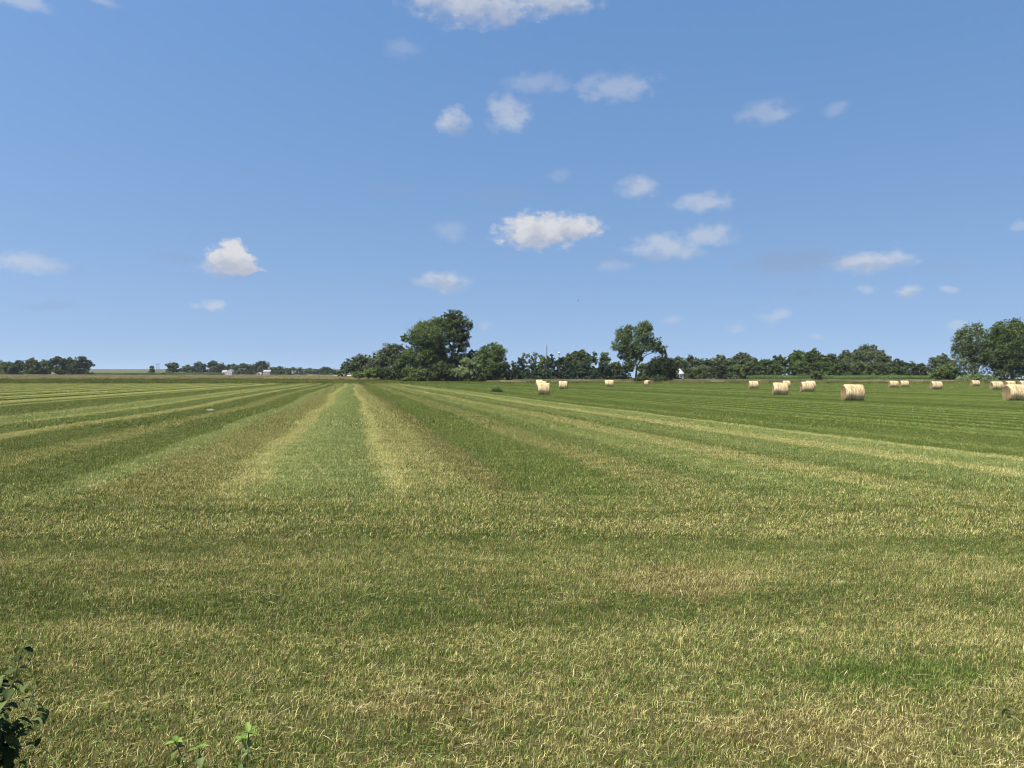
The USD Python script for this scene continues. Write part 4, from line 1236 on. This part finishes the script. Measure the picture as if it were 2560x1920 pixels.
weed("smaller two-stemmed weed with curled leaves, left of the two at the bottom edge", across(500, 2.95), 2.95, [(-.085, -.04, .545), (.0, -.02, .51)], 1)
weed("taller weed with a bright fresh leaf tuft, right of the two at the bottom edge", across(600, 2.95), 2.95, [(.045, -.04, .585), (.0, .02, .525)], 2)

r = np.random.default_rng(31)
bx, by = -2.15, 2.60
o = thing("leafy_bush", "dark leafy bush cut off by the bottom left corner", "bush", (bx, by, 0))
stems_ = []
for k in range(34):
    a_, q_ = r.uniform(0, 2 * PI), math.sqrt(r.random())
    tip = np.array([.40 * q_ * math.cos(a_), .38 * q_ * math.sin(a_), r.uniform(.86, 1.04) - .22 * q_ * q_])
    if k == 0:
        tip = np.array([.425, -.03, 1.05])
    path = bend((r.normal(0, .08), r.normal(0, .08), -.03), tip, r, 9, .06)
    stems_.append(path)
    obj("stem", tube(path, np.linspace(.008, .002, 9), 6), MAT["stem"], o)
inner, made = [], 0
for k, path in enumerate(stems_):
    for q in range(95 if k else 17):
        i = r.uniform(3.0, 8.0) if k else 5.5 + 2.5 * q / 12
        p = path[int(i)] * (1 - i % 1) + path[min(int(i) + 1, 8)] * (i % 1)
        p = p + r.normal(0, .035, 3) * (1 if k else 0)
        ln = r.uniform(.035, .062)
        args = (p, r.uniform(0, 2 * PI), r.uniform(-.7, .5), ln, ln * .62, r.uniform(.3, 1.5), r.uniform(.05, .5), r)
        w = p + [bx, by, 0]
        seen = (w[0] / w[1] * FPX + 1280 > -25) and (HORIZON - (w[2] - EYE) / w[1] * FPX < 1960)
        if seen and made < 300:
            place_leaf(o, *args, "bush_leaf")
            made += 1
        else:
            inner.append(placed(*args))
tag(obj("leaves", join(inner), MAT["bush_leaf"], o, smooth=True, rnd=np.repeat(r.random(len(inner)), 35)), kind="stuff")

y = 2.75
g0 = np.array([across(64, y), y, at_height(1884, y)])
o = thing("grass_stalk", "long pale grass blade arching from the bush over the stubble", "grass", (g0[0], y, 0))
pts = np.array([(-.06, 0, .48), (0, 0, g0[2]), (across(98, y) - g0[0], -.02, at_height(1869, y)), (across(126, y) - g0[0], -.04, at_height(1864, y)), (across(160, y) - g0[0], -.07, at_height(1878, y)), (across(206, y) - g0[0], -.12, at_height(1910, y)), (across(240, y) - g0[0], -.18, at_height(1945, y))])
tt = np.linspace(0, len(pts) - 1, 26)
fine = np.stack([np.interp(tt, range(len(pts)), pts[:, q]) for q in range(3)], 1)
fine[1:-1] = (fine[:-2] + fine[1:-1] + fine[2:]) / 3
obj("blade", tube(fine, np.linspace(.0016, .0024, 26), 4), MAT["weed_leaf"], o, rnd=np.full(26 * 4, .95))
y = 4.25
o = thing("dead_leaf", "curled brown dead leaf lying at the bottom right edge", "leaf", (across(2532, y), y, .03), rotz=2.0)
v, f = leaf_mesh(.09, .04, 1.6, .7, np.random.default_rng(3))
obj("blade", (v + [0, 0, .03], f), MAT["stem"], o, smooth=True)


# ------------------------------------------------------------------ the air
g = Graph()
air = g.make("haze", volume=g.node("principled_volume", "volume", color=(.78, .86, 1.0), density=HAZE, anisotropy=0.2))
tag(obj("haze", box(-3420, 3420, -330, 3620, -1.6, 62), air), "thin bluish summer haze over the whole plain", "haze", kind="stuff")
